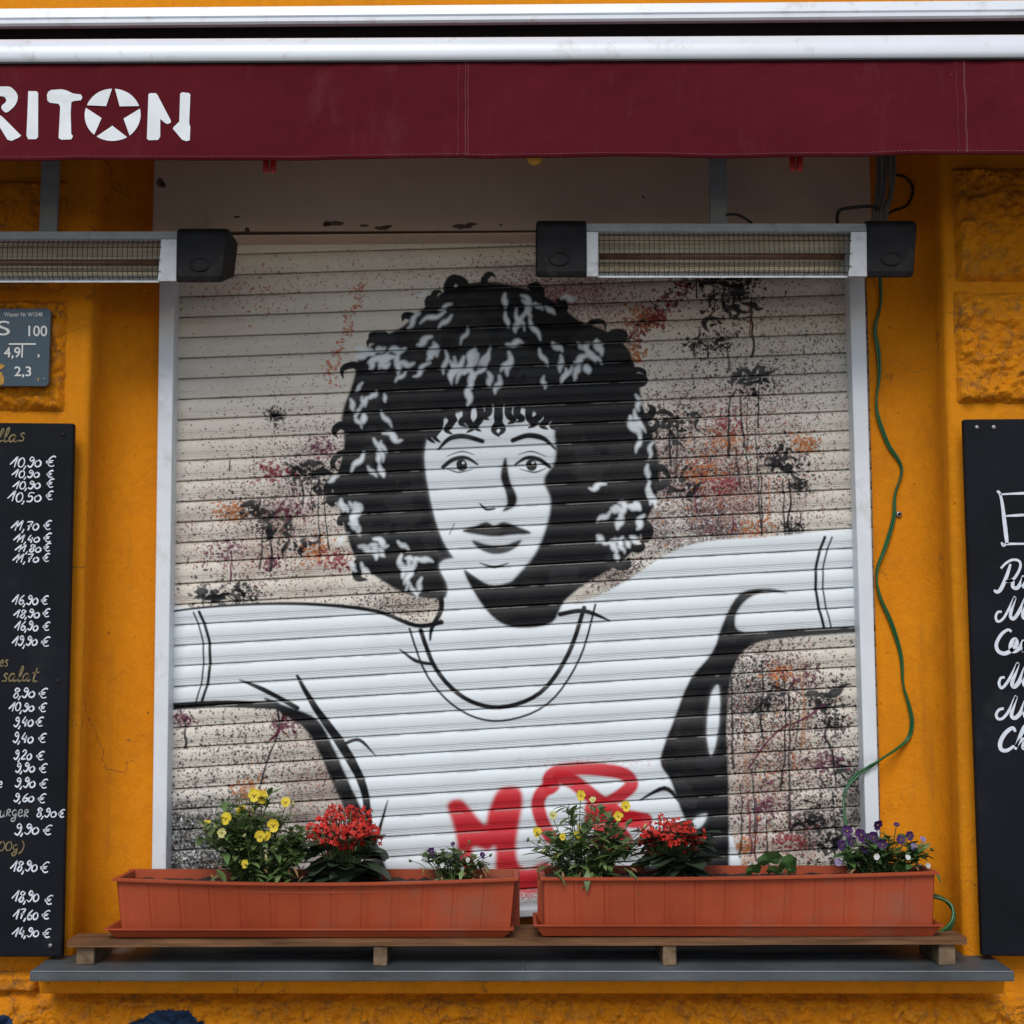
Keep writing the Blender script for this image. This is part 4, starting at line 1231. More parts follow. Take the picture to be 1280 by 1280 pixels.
kalanchoe('dense round red kalanchoe beside the left yellow pansy', 384, 478, 1005, 1064, 378, 496, soilL, -.015, 66, 3)
kalanchoe('smaller red kalanchoe right of the red tag in the right flower box', 798, 880, 1020, 1064, 800, 898, soilR, -.012, 50, 5)
random.seed(21)
th = thing('geranium_seedling', (P(962, 1090, -.01).x, -.01, soilR), 'few round green leaves of a flowerless seedling in the right flower box', 'plant')
for (px, py, w_, h_, rot) in ((962, 1074, 26, 15, .2), (985, 1080, 17, 20, -.3), (942, 1087, 17, 12, .3), (968, 1088, 16, 10, -.1), (990, 1088, 10, 10, .2)):
    yy = -.02 + random.uniform(-.03, .03); c = P(px, py, yy); k = K(yy)
    mb = MB(); nn_ = 22
    vs = [c + Vector((0, -.004, -.002))]
    for ring, rr in ((1, .55), (2, 1.0)):
        for i in range(nn_):
            a = i / nn_ * 6.283
            sc = 1 + (.07 * math.cos(a * 7) if ring == 2 else 0)
            if ring == 2 and abs(a - 4.71) < .25: sc *= .55
            lx, lz = math.cos(a) * w_ * .62 * rr * sc, math.sin(a) * h_ * .62 * rr * sc
            vs.append(c + Vector((lx * k * math.cos(rot) - lz * k * math.sin(rot), -.012 * rr * math.sin(a) + .004 * math.cos(a * 3) * rr, (lx * math.sin(rot) + lz * math.cos(rot)) * k)))
    fs = [[0, 1 + i, 1 + (i + 1) % nn_] for i in range(nn_)] + [[1 + i, 1 + nn_ + i, 1 + nn_ + (i + 1) % nn_, 1 + (i + 1) % nn_] for i in range(nn_)]
    mb.add(vs, fs, True)
    obj('leaf', mb, 'leafger', th)
    mb = MB(); mb.tube([Vector((th.location.x + (c.x - th.location.x) * .4, -.01, soilR - .003)), c + Vector((0, .004, -.004))], .0012, 5)
    obj('leaf_stalk', mb, 'stem', th)

# ------------------------------------------------------------------ awning
Y_BAR, Y_CAS = -.30, -.19
aw = thing('awning', (0, 0, P(640, 20, Y_CAS).z), 'retracted burgundy awning with white cassette and white lettering on its valance', 'awning')
XE = 2.6


def sl(py_l, py_r, Y):                        # line through the photo rows at x=0 and x=1280
    a, b = P(0, py_l, Y), P(1280, py_r, Y)
    k_ = (b.z - a.z) / (b.x - a.x); return lambda x: a.z + k_ * (x - a.x)


def extr(mb, prof, line, sm=True, x0=-XE, x1=XE, closed=True):
    """profile of (y, dz) extruded along x following line(x)"""
    c = len(prof); vs = [(x, y, line(x) + dz) for x in (x0, x1) for (y, dz) in prof]
    fs = [[i, (i + 1) % c, c + (i + 1) % c, c + i] for i in range(c if closed else c - 1)]
    mb.add(vs, fs, sm)
    if closed:
        mb.add(vs, [list(range(c))[::-1], [c + i for i in range(c)]])


kc = K(Y_CAS)
ln = sl(33, 22.5, Y_CAS)
mb = MB()
hC = 25 * kc
extr(mb, [(Y_CAS, .0), (Y_CAS - .004, .004), (Y_CAS - .004, hC * .30), (Y_CAS + .002, hC * .34), (Y_CAS + .002, hC * .40), (Y_CAS - .003, hC * .44), (Y_CAS, hC * .96), (Y_CAS + .012, hC * 1.04), (-.02, hC * 1.45), (-.02, hC * 1.2), (Y_CAS + .02, hC * .8), (Y_CAS + .012, .0)], ln, False)
obj('cassette', mb, 'alu', aw)
mb = MB()
extr(mb, [(Y_CAS + .03, .018), (-.03, .03), (-.03, -.05), (-.09, -.045), (-.14, .006)], ln, False)
obj('roller_housing', mb, 'gapshade', aw)  # coloured near black for the shade under the cassette
kb = K(Y_BAR)
lnb = sl(79.5, 73.5, Y_BAR)
hB = 37.5 * kb
mb = MB()
pr = [(Y_BAR + .005, 0), (Y_BAR - .008, 0), (Y_BAR - .009, hB * .22)]
for k in range(9):
    a = k / 8 * math.pi * .5
    pr.append((Y_BAR - .009 + .03 * (1 - math.cos(a)), hB * (.30 + .70 * math.sin(a))))
pr += [(Y_BAR + .05, hB), (Y_BAR + .06, hB * .7), (Y_BAR + .06, 0)]
extr(mb, pr, lnb, True)
fb = obj('front_bar', mb, 'alu', aw)
mb = MB(); extr(mb, [(Y_BAR - .0075, -.0005), (Y_BAR - .0075, -.0035), (Y_BAR + .012, -.0035), (Y_BAR + .012, -.0005)], lnb, False)
obj('gap_strip', mb, 'gapshade', fb)  # solid dark strip drawn as the shaded gap below the bar
# fabric rolled out between the cassette and the bar
mb = MB()
zf = P(640, 56, -.1).z
mb.add([(-XE, -.1, zf), (XE, -.1, zf), (XE, Y_BAR + .055, lnb(XE) + hB * .5), (-XE, Y_BAR + .055, lnb(-XE) + hB * .5)], [[0, 1, 2, 3]])
m, n, b = nt('burgundy awning cloth')
co = objco(n)
f = tex_noise(n, co, 4, 6, .6)
c = ramp(n, f, [(.3, (.078, .0055, .0105)), (.7, (.100, .0080, .0140))])
c = mix(n, ramp(n, tex_noise(n, objco(n, (40, 40, 4)), 2, 4), [(.55, 0.0), (.8, .3)]), c, (.12, .014, .019))
sp = tex_noise(n, objco(n, (1, 1, .6)), 210, 2)
c = mix(n, ramp(n, sp, [(.80, 0.0), (.82, .6)]), c, (.30, .20, .20))
c = mix(n, ramp(n, tex_noise(n, objco(n, (5, 5, 2)), 3, 9, .7), [(.55, 0.0), (.75, .25)]), c, (.15, .05, .055))
n.links.new(c, b.inputs['Base Color']); b.inputs['Roughness'].default_value = .9; b.inputs['Specular IOR Level'].default_value = .1
wv = N(n, 'ShaderNodeTexWave', wave_type='BANDS', bands_direction='X'); wv.inputs['Scale'].default_value = 330
wv2 = N(n, 'ShaderNodeTexWave', wave_type='BANDS', bands_direction='Z'); wv2.inputs['Scale'].default_value = 330
n.links.new(co, wv.inputs['Vector']); n.links.new(co, wv2.inputs['Vector'])
bump(n, b, mix(n, .5, wv.outputs['Color'], wv2.outputs['Color']), .18, .0008)
M['cloth'] = m
obj('fabric', mb, 'cloth', aw)
Y_VAL = Y_BAR - .002
lv0 = sl(202, 193.5, Y_VAL); lv1 = lambda x: lnb(x) - .002
SEAMS = [PX(578, 140, Y_VAL), PX(1202, 140, Y_VAL), PX(578, 140, Y_VAL) - (PX(1202, 140, Y_VAL) - PX(578, 140, Y_VAL))]


def vy(x, t):                                # forward bulge of the cloth, t = 0 top .. 1 hem
    y = .007 * noise.noise((x * 2.3, t * 1.2, 1)) * t + .004 * noise.noise((x * 7, t * 2.2, 5)) * t + .0014 * noise.noise((x * 19 + t * 5, t * 5, 9))
    for s in SEAMS:
        y -= .0030 * math.exp(-((x - s) / .012) ** 2) * (.3 + .7 * t)
        y += .0022 * math.exp(-((x - s - .05) / .05) ** 2) * math.sin(t * 9 + x * 30) * .6 + .0022 * math.exp(-((x - s + .05) / .05) ** 2) * math.sin(t * 8 - x * 30) * .6
    return Y_VAL - .003 * t + y


def vz(x, t):
    hem = .0040 * noise.noise((x * 3.3, 7, 2)) + .0016 * noise.noise((x * 9, 2, 2))
    return lv1(x) + (lv0(x) + hem - lv1(x)) * t


mb = MB(); nx, nt_ = 520, 26
vs = [(-XE + 2 * XE * i / nx, vy(-XE + 2 * XE * i / nx, j / nt_), vz(-XE + 2 * XE * i / nx, j / nt_)) for j in range(nt_ + 1) for i in range(nx + 1)]
vs += [(x, y + .003, z) for (x, y, z) in vs[-(nx + 1):]]
vs += [(x, y, z + .012) for (x, y, z) in vs[-(nx + 1):]]
mb.add(vs, [[(j + 1) * (nx + 1) + i, (j + 1) * (nx + 1) + i + 1, j * (nx + 1) + i + 1, j * (nx + 1) + i] for j in range(nt_ + 2) for i in range(nx)], True)
val = obj('valance', mb, 'cloth', aw)
mb = MB()
for s in SEAMS:
    for dx_ in (-.0082, .0055, .0105 if s != SEAMS[1] else .0078):
        pts = [(s + dx_ + .0006 * math.sin(t * 17), vy(s + dx_, t) - .0006, vz(s + dx_, t)) for t in [k / 60 for k in range(60)]]
        for k in range(0, 59):
            if k % 2 == 0 or dx_ > 0:
                mb.tube(pts[k:k + 2], .0004, 4)
k = 0
x = -1.1
while x < 1.1:                               # stitched hem
    mb.tube([(x, vy(x, .965) - .0006, vz(x, .965)), (x + .0035, vy(x + .0035, .965) - .0006, vz(x + .0035, .965))], .0006, 4)
    x += .006
obj('stitching', mb, mat('pale thread', (.26, .10, .12), .8), val)


def cv(L): return [(x / 4.923, 80 + y / 4.923) for x, y in L]


def valance_patch(mb, poly_px):
    bm = bmesh.new()
    vsb = []
    for px, py in poly_px:
        p = P(px, py, Y_VAL); vsb.append(bm.verts.new((p.x, 0, p.z)))
    from mathutils.geometry import tessellate_polygon
    for tri in tessellate_polygon([[Vector((v.co.x, v.co.z, 0)) for v in vsb]]):
        bm.faces.new([vsb[i] for i in tri])
    for v in bm.verts:
        t = (lv1(v.co.x) - v.co.z) / (lv1(v.co.x) - lv0(v.co.x)); v.co.y = vy(v.co.x, t) - .0016
    bm.normal_update()
    for f in bm.faces:
        if f.normal.y > 0: f.normal_flip()
    mb.bm(bm, True)


mb = MB()
Lr = spline([Vector((-60, 146)), Vector((30, 141)), Vector((70, 146)), Vector((103, 180)), Vector((110, 215)), Vector((92, 258)), Vector((42, 300)), Vector((12, 278)), Vector((12, 258)), Vector((38, 232)), Vector((32, 208)), Vector((0, 200)), Vector((-60, 205))], 4)
valance_patch(mb, cv([(a.x, a.y) for a in Lr]))
valance_patch(mb, cv([(-10, 322), (5, 318), (22, 332), (135, 446), (120, 458), (75, 479), (50, 470), (8, 402), (-20, 350)]))
valance_patch(mb, cv([(-150, 150), (-66, 146), (-62, 470), (-140, 476)]))
valance_patch(mb, cv([(175, 168), (228, 170), (237, 182), (239, 455), (228, 468), (178, 468), (167, 445), (172, 300)]))
valance_patch(mb, cv([(290, 190), (300, 172), (316, 162), (380, 157), (412, 164), (450, 183), (498, 189), (508, 205), (500, 224), (455, 229), (440, 236), (436, 300), (442, 435), (453, 448), (443, 469), (380, 471), (365, 460), (372, 265), (362, 246), (308, 240), (293, 226)]))
valance_patch(mb, cv([(916, 190), (928, 183), (962, 184), (972, 195), (1054, 352), (1055, 366), (1036, 376), (1018, 368), (990, 343), (989, 452), (976, 472), (918, 474), (907, 464)]))
valance_patch(mb, cv([(1111, 186), (1124, 178), (1165, 182), (1173, 192), (1168, 370), (1175, 395), (1172, 477), (1150, 482), (1125, 473), (1068, 405), (1072, 394), (1107, 360)]))
# disc with a five-pointed star left out
cx, cy, rx, ry = 695.0, 316.0, 173.0, 162.0
ang = [-90 + 72 * i + 1.5 for i in range(5)]
inn = [-54 + 72 * i + 1.5 for i in range(5)]
for i in range(5):
    a0, a1 = ang[i] + 3.0, ang[i] + 69.0
    arc = [(cx + rx * math.cos(R(a0 + (a1 - a0) * k / 12)), cy + ry * math.sin(R(a0 + (a1 - a0) * k / 12))) for k in range(13)]
    ip = (cx + rx * .41 * math.cos(R(inn[i])), cy + ry * .41 * math.sin(R(inn[i])))
    valance_patch(mb, cv(arc + [ip]))
obj('lettering', mb, mat('white vinyl lettering', (.70, .73, .74), .6, .05, 30), val)

# ------------------------------------------------------------------ things under the awning
for (px, py, y_, lb) in ((337, 203, -.235, 'pair of short red tubes under the left half of the valance'), (995, 201, -.235, 'pair of short red tubes under the right half of the valance, above the heater')):
    mb = MB(); k_ = K(y_); p = P(px, py, y_)
    for dx_ in (-4.5, 4.5):
        a_ = Vector((p.x + dx_ * k_, y_, p.z - 14 * k_))
        mb.tube([a_ + Vector((0, 0, z_ * k_)) for z_ in (0, .8, 2, 40)], [.2 * 4.2 * k_, 3.0 * k_, 4.0 * k_, 4.0 * k_], 10)
        mb.tube([a_ + Vector((0, .0, 40 * k_)), Vector((a_.x, y_ + .03, lnb(a_.x) + hB * .35))], .0015, 5)
    mb.box((p.x - 9 * k_, y_ - .005, p.z + 12 * k_), (p.x + 9 * k_, y_ + .005, p.z + 17 * k_), .001)
    obj('red_tubes', mb, 'redplastic', label=lb, cat='red tubes', group='red tubes under the awning')
mb = MB(); p = P(668, 196, -.235); mb.sphere(p, 11 * K(-.235), 1, 1, 1.0, 14)
mb.tube([p + Vector((0, 0, .01)), p + Vector((0, 0, .03)), p + Vector((0, .02, .09))], [.009, .008, .004], 8)
obj('yellow_bulb', mb, 'yellowbulb', label='small round yellow bulb just below the middle of the valance', cat='bulb')

# ------------------------------------------------------------------ infrared heaters


def heater(xa, xb, capL, capR, yT, yB, lab, strap_x, strap_top, slope=0.0):
    """photo columns of the ends, cap borders and rows of top and bottom"""
    Yh = -.12
    k_ = K(Yh)
    X = lambda px: PX(px, (yT + yB) / 2, Yh)
    zT, zB = PZ(yT, Yh), PZ(yB, Yh)
    H = zT - zB
    sx = PX(strap_x, 250, -.05)
    th = thing('patio_heater', (sx, -.07, zB), lab, 'heater', 'electric heaters under the awning')
    body_l = capL if capL else xa; body_r = capR
    x0, x1 = X(body_l), X(body_r)
    # housing: curved silver hood over and behind the reflector
    hood = [(Yh + .004, zT - H * .20), (Yh - .002, zT - H * .18), (Yh + .006, zT - H * .02), (Yh + .02, zT), (Yh + .075, zT + .004), (Yh + .10, zT - H * .2), (Yh + .10, zB + H * .45), (Yh + .07, zB + .024), (Yh + .012, zB + .0), (Yh + .012, zB + .004), (Yh + .066, zB + .028), (Yh + .094, zB + H * .47), (Yh + .094, zT - H * .22), (Yh + .07, zT - .004), (Yh + .02, zT - H * .2)]
    mb = MB(); c_ = len(hood)
    vs = [(x, y, z) for x in (x0, x1) for y, z in hood]
    mb.add(vs, [[i, (i + 1) % c_, c_ + (i + 1) % c_, c_ + i] for i in range(c_)])
    mb.add(vs, [list(range(c_))[::-1], [c_ + i for i in range(c_)]])
    hs_ = obj('housing', mb, 'silver', th)
    # end plates
    for (pa, pb, pc) in (((body_l, body_l + 15, body_l + 15) if capL else (None,) * 3), (body_r - 20, body_r, body_r)):
        if pa is None: continue
        mb = MB()
        a0, a1 = X(pa), X(pb)
        mb.hexa([(a0 - (.0 if pa == body_l else .006), Yh + .004, zB), (a1, Yh + .004, zB), (a0, Yh - .002, zT - H * .19), (a1, Yh - .002, zT - H * .19), (a0 - (.0 if pa == body_l else .006), Yh + .09, zB + .03), (a1, Yh + .09, zB + .03), (a0, Yh + .09, zT - H * .19), (a1, Yh + .09, zT - H * .19)], .001)
        obj('end_plate', mb, 'silver', th)
    # end caps
    for (pa, pb) in (((xa, capL) if capL else (None, None)), (capR, xb)):
        if pa is None: continue
        a0, a1 = X(pa) + (.0005), X(pb)
        mb = MB()
        out = -1 if pa == xa and capL else 1
        n_ = 12
        zz0, zz1 = zB - .0015, zT + .005
        pf = []
        rad = H * .18
        for k in range(7):
            a = k / 6 * math.pi / 2; pf.append((Yh - .006 + rad * (1 - math.sin(a)), zz1 - rad * (1 - math.cos(a))))
        pf = pf[::-1]
        pf = [(Yh + .105, zz1)] + [(Yh - .006 + rad, zz1)] + [(Yh - .006 + rad * (1 - math.sin(k / 6 * math.pi / 2)), zz1 - rad * (1 - math.cos(k / 6 * math.pi / 2))) for k in range(1, 7)] + [(Yh - .004, zz0 + .010), (Yh + .0, zz0 + .002), (Yh + .006, zz0), (Yh + .105, zz0 + .036)]
        c_ = len(pf); sts = [(0, .985), (.04, 1.0), (.9, 1.0), (.97, .985), (1.0, .94)]
        if out < 0: sts = [(1 - t, s) for t, s in sts][::-1]
        ym, zm = Yh + .05, (zz0 + zz1) / 2
        vs = []
        for t, s in sts:
            for y, z in pf:
                xs2 = a0 + (a1 - a0) * t - (.010 * (zz1 - z) / (zz1 - zz0) * (1 if out > 0 and t > .5 else 0))
                vs.append((xs2, ym + (y - ym) * s, zm + (z - zm) * s))
        mb.add(vs, [[(j) * c_ + i, j * c_ + (i + 1) % c_, (j + 1) * c_ + (i + 1) % c_, (j + 1) * c_ + i] for j in range(len(sts) - 1) for i in range(c_)])
        mb.add(vs, [list(range(c_))[::-1], [(len(sts) - 1) * c_ + i for i in range(c_)]])
        cap = obj('end_cap', mb, 'black', th)
        mb = MB()
        cx_ = (a0 + a1) / 2 - .004; cz = zz0 + (zz1 - zz0) * .30; rr = .0150
        for (r1, r2, yy) in ((rr, rr * .82, -.0075), ):
            vs = []; nn2 = 28
            for rad2, y2 in ((rr * 1.12, Yh - .0035), (rr * 1.08, Yh - .0075), (rr * .9, Yh - .0078), (rr * .84, Yh - .0035), (0.001, Yh - .0050)):
                for q in range(nn2):
                    a = q / nn2 * 6.283; vs.append((cx_ + rad2 * 1.25 * math.cos(a), y2, cz + rad2 * .85 * math.sin(a)))
            mb.add(vs, [[j * nn2 + q, j * nn2 + (q + 1) % nn2, (j + 1) * nn2 + (q + 1) % nn2, (j + 1) * nn2 + q] for j in range(4) for q in range(nn2)], True)
        obj('pivot_knob', mb, 'black', cap)
    # reflector and tubes
    g0, g1 = x0 + (15 * k_ if capL else 0), x1 - 20 * k_
    zt_, zb_ = zT - H * .2, zB + .003
    mb = MB(); pf = []
    for k in range(13):
        t = k / 12
        pf.append((Yh + .022 + .052 * math.sin(math.pi * t) ** .8, zt_ + (zb_ - zt_) * t))
    vs = [(x, y, z) for x in (g0, g1) for y, z in pf]
    mb.add(vs, [[i + 1, i, 13 + i, 13 + i + 1] for i in range(12)], True)
    obj('reflector', mb, 'reflector', th)
    mb = MB(); zc = zt_ + (zb_ - zt_) * .42
    mb.tube([(g0 + .004, Yh + .045, zc), (g1 - .004, Yh + .045, zc)], .0065, 12)
    obj('heating_tube', mb, 'tube', th)
    # wire guard
    mb = MB(); rw = .00078
    xx = g0 + .002
    i = 0
    while xx < g1 + .002:
        top = (xx, Yh + .004, zt_ - .0005); mid = (xx, Yh - .004, zt_ + (zb_ - zt_) * .5); bot = (xx + (.0028 if i % 2 else -.0008), Yh + .012, zb_ + .001)
        mb.tube([top, (xx, Yh - .002, zt_ + (zb_ - zt_) * .12), mid, (xx, Yh + .001, zt_ + (zb_ - zt_) * .85), bot], rw, 4)
        xx += .0097; i += 1
    for t, yy in ((.06, .0), (.2, -.003), (.52, -.005), (.80, .0), (.93, .006)):
        mb.tube([(g0, Yh + yy, zt_ + (zb_ - zt_) * t), (g1, Yh + yy, zt_ + (zb_ - zt_) * t)], .0008, 5)
    obj('wire_guard', mb, 'wire', th)
    # bracket
    mb = MB(); ys_ = -.055
    za_ = PZ(272, ys_); sw = 11.5 * K(ys_)
    mb.box((sx - sw, ys_, zT - .002), (sx + sw, ys_ + .012, za_ + .26), .0015)
    mb.box((sx - sw + .001, ys_ + .0125, za_ + .17), (sx + sw - .001, .09, za_ + .258), .001)
    br = obj('bracket', mb, 'strap', th)
    mb = MB(); mb.box((sx - sw * 1.15, ys_ - .003, zT + .0005), (sx + sw * 1.15, ys_ + .016, zT + .006), .001)
    obj('clamp', mb, 'black', br)


heater(670, 1147, 733, 1084, 277, 345, 'electric patio heater right of centre, both black end caps showing above the shutter', 898, 200)
heater(-260, 285, None, 221, 287, 351, 'electric patio heater on the left, cut by the photo edge above the water sign', 62, 200)

# ------------------------------------------------------------------ cables


def cable(name, pts, r, m_, lab, cat='cable', group=None, twin=False):
    """points (px, py, Y)"""
    mb = MB()
    q = spline([P(*p) for p in pts], 7)
    if twin:
        q1, q2 = [], []
        for i, p in enumerate(q):
            t = (q[min(i + 1, len(q) - 1)] - q[max(0, i - 1)]).normalized()
            s = t.cross(Vector((0, 1, 0))); s = s.normalized() if s.length > .01 else Vector((1, 0, 0))
            a = i * .12
            o_ = s * math.cos(a) * r * .95 + Vector((0, -1, 0)) * math.sin(a) * r * .95
            q1.append(p + o_); q2.append(p - o_)
        mb.tube(q1, r, 7); mb.tube(q2, r, 7)
    else:
        mb.tube(q, r, 7)
    return obj(name, mb, m_, label=lab, cat=cat, group=group)


YC = Y_BACK - .007
YR2 = Y_RAIL - .008
cable('green_cable', [(1100, 330, .06), (1100, 345, .11), (1101, 380, YC), (1094, 410, YC), (1098, 440, YC), (1099, 470, YC), (1095.5, 500, YC), (1098, 522, YC), (1110, 555, YC), (1127, 585, YC), (1119, 618, YC), (1117, 648, YC), (1108, 680, YC), (1096, 715, YC), (1100, 745, YC), (1114, 778, YC), (1126, 818, YC), (1129, 855, YC), (1136, 880, YC), (1140, 905, YC), (1132, 927, YC),
                        (1100, 950, YR2), (1085, 960, YR2), (1070, 970, YR2), (1057, 988, YR2 - .005), (1055, 1010, .07), (1060, 1050, .05), (1062, 1088, .03)], .0024, 'green', 'thin green cable hanging in a wavy line beside the right shutter rail', twin=True)
bund = [[(1096 + i * 5.5 + (3 if i == 2 else 0), 120, -.02 - .004 * (i % 2)), (1097 + i * 5.2, 205, -.01 - .004 * (i % 2)), (1096 + i * 4.6 + (i == 3) * 3, 240, -.012), (1092 + i * 4, 268, -.018), (1090 + i * 4, 300, -.018)] for i in range(5)]
nm = ['outermost left grey cable of the bundle above the right heater cap', 'second from left grey cable of the bundle above the right heater cap', 'middle grey cable of the bundle above the right heater cap', 'second from right grey cable of the bundle above the right heater cap', 'outermost right grey cable of the bundle above the right heater cap']
for i, bq in enumerate(bund):
    cable('power_cable', bq, .0042, 'cable', nm[i], 'cable', 'grey cables above the right heater')
cable('black_cable', [(1047, 282, -.05), (1047, 268, -.03), (1055, 261, -.03), (1090, 258, -.03), (1100, 262, -.03)], .0035, 'cableblack', 'short black cable bending over the right end of the heater hood')
cable('black_cable', [(1118, 218, .10), (1132, 222, .11), (1141, 236, .11), (1134, 256, .11), (1112, 266, .09), (1100, 285, .02)], .003, 'cableblack', 'black cable looping on the orange wall right of the grey cable bundle')
cable('black_cable', [(908, 268, -.06), (920, 268, -.06), (930, 272, -.06), (940, 279, -.05)], .0028, 'cableblack', 'short black cable beside the right heater bracket')
cable('black_cable', [(148, 120, .12), (145, 205, .122), (142, 235, .122), (146, 265, .122), (152, 300, .12)], .003, 'cableblack', 'thin black cable hanging down the dark wall behind the left heater')
cable('cable_coil', [(1160, 1168, -.02), (1178, 1163, -.03), (1190, 1150, -.03), (1190, 1133, -.02), (1178, 1124, -.01), (1160, 1122, .0), (1150, 1135, .02), (1165, 1160, .01), (1184, 1164, -.01), (1193, 1146, -.01), (1186, 1130, .0), (1172, 1120, .01), (1150, 1118, .03)], .0032, 'green', 'dark green cable coil lying on the shelf behind the right end of the flower box', 'cable')
mb = MB(); p = P(1123, 643, Y_BACK)
mb.tube([p + Vector((0, .002, 0)), p + Vector((0, -.006, 0)), p + Vector((0, -.007, 0))], [.0062, .0062, .0045], 14)
mb.cur = 1; mb.tube([p + Vector((0, -.0068, 0)), p + Vector((0, -.0075, 0))], .0032, 10)
obj('wall_plug', mb, ['screw', 'black'], label='small grey wall plug beside the green cable on the orange wall', cat='wall plug')

# ------------------------------------------------------------------ handwriting
G = {
 '0': [[(.30, .95), (.08, .70), (.05, .30), (.22, .02), (.48, .15), (.55, .55), (.42, .88), (.26, .92)]],
 'o': [[(.30, .62), (.08, .45), (.08, .15), (.28, .0), (.52, .14), (.54, .42), (.36, .62), (.24, .58)]],
 '1': [[(-.22, .28), (.05, .62), (.34, 1.0), (.26, .5), (.20, .0)]],
 '2': [[(.08, .75), (.25, .98), (.48, .85), (.42, .55), (.05, .05), (.55, .03)]],
 '4': [[(.28, 1.0), (.05, .38), (.55, .42)], [(.46, .70), (.38, -.05)]],
 '5': [[(.58, .98), (.20, .98), (.14, .60), (.38, .62), (.50, .35), (.36, .05), (.04, .06)]],
 '6': [[(.48, 1.0), (.18, .65), (.06, .25), (.25, .0), (.50, .16), (.46, .42), (.22, .42), (.08, .25)]],
 '7': [[(.04, .92), (.56, .95), (.34, .5), (.24, .0)], [(.14, .48), (.50, .52)]],
 '8': [[(.46, .85), (.26, 1.0), (.10, .80), (.32, .55), (.46, .25), (.26, .0), (.06, .18), (.22, .48), (.50, .78), (.42, .95)]],
 '9': [[(.46, .88), (.24, 1.0), (.12, .75), (.30, .58), (.48, .78), (.46, .35), (.26, .0), (-.02, .18)]],
 ',': [[(.10, .12), (.06, -.08), (-.04, -.26)]],
 'E': [[(.72, .95), (.50, 1.02), (.22, .72), (.16, .32), (.36, .02), (.66, .10)], [(-.02, .52), (.56, .60)], [(.0, .38), (.50, .42)]],
 'l': [[(.05, .05), (.30, .65), (.34, 1.05), (.22, 1.0), (.14, .4), (.20, .02), (.40, .12)]],
 'a': [[(.46, .50), (.25, .60), (.06, .32), (.14, .03), (.34, .12), (.48, .52), (.42, .12), (.52, .0), (.66, .12)]],
 's': [[(.44, .52), (.28, .60), (.18, .45), (.40, .22), (.34, .02), (.06, .05)]],
 't': [[(.36, 1.0), (.24, .3), (.28, .02), (.55, .06)], [(.06, .62), (.58, .68)]],
 'e': [[(.10, .28), (.44, .36), (.36, .60), (.16, .50), (.10, .18), (.28, .0), (.54, .14)]],
 'u': [[(.10, .60), (.06, .16), (.22, .0), (.42, .22), (.50, .60), (.46, .14), (.56, .0)]],
 'R': [[(.12, .62), (.10, .0)], [(.08, .58), (.34, .64), (.40, .42), (.14, .32), (.46, .0)]],
 'g': [[(.46, .52), (.24, .60), (.08, .34), (.22, .10), (.44, .30), (.48, .55), (.38, -.25), (.16, -.42), (.04, -.22), (.40, .0)]],
 ')': [[(.20, 1.1), (.42, .6), (.30, .05), (.05, -.25)]],
}
ADV = {'0': .62, 'o': .60, '1': .46, '2': .62, '4': .62, '5': .64, '6': .60, '7': .62, '8': .58, '9': .58, ',': .26, 'E': .8, 'l': .40, 'a': .66, 's': .52, 't': .58, 'e': .58, 'u': .60, 'R': .54, 'g': .56, ')': .5, ' ': .4}


def write(mb, text, x0, x1, base, h, Y, wpx=1.8, slant=.18):
    """text between photo columns x0..x1, baseline row, height in photo pixels"""
    tot = sum(ADV[c_] for c_ in text)
    sc = (x1 - x0) / tot
    pen = 0
    for c_ in text:
        jy = random.uniform(-.05, .05) * h; js = random.uniform(.93, 1.07)
        for st_ in G[c_]:
            pts = [Vector((x0 + (pen + gx) * sc + slant * gz * h, base - gz * h * js + jy)) for gx, gz in st_]
            q = spline(pts, 6)
            ww = []
            for a in q:
                p = P(a.x, a.y, Y); ww.append((p.x, p.z))
            mb.ribbon(ww, wpx * K(Y), Y)
        pen += ADV[c_]


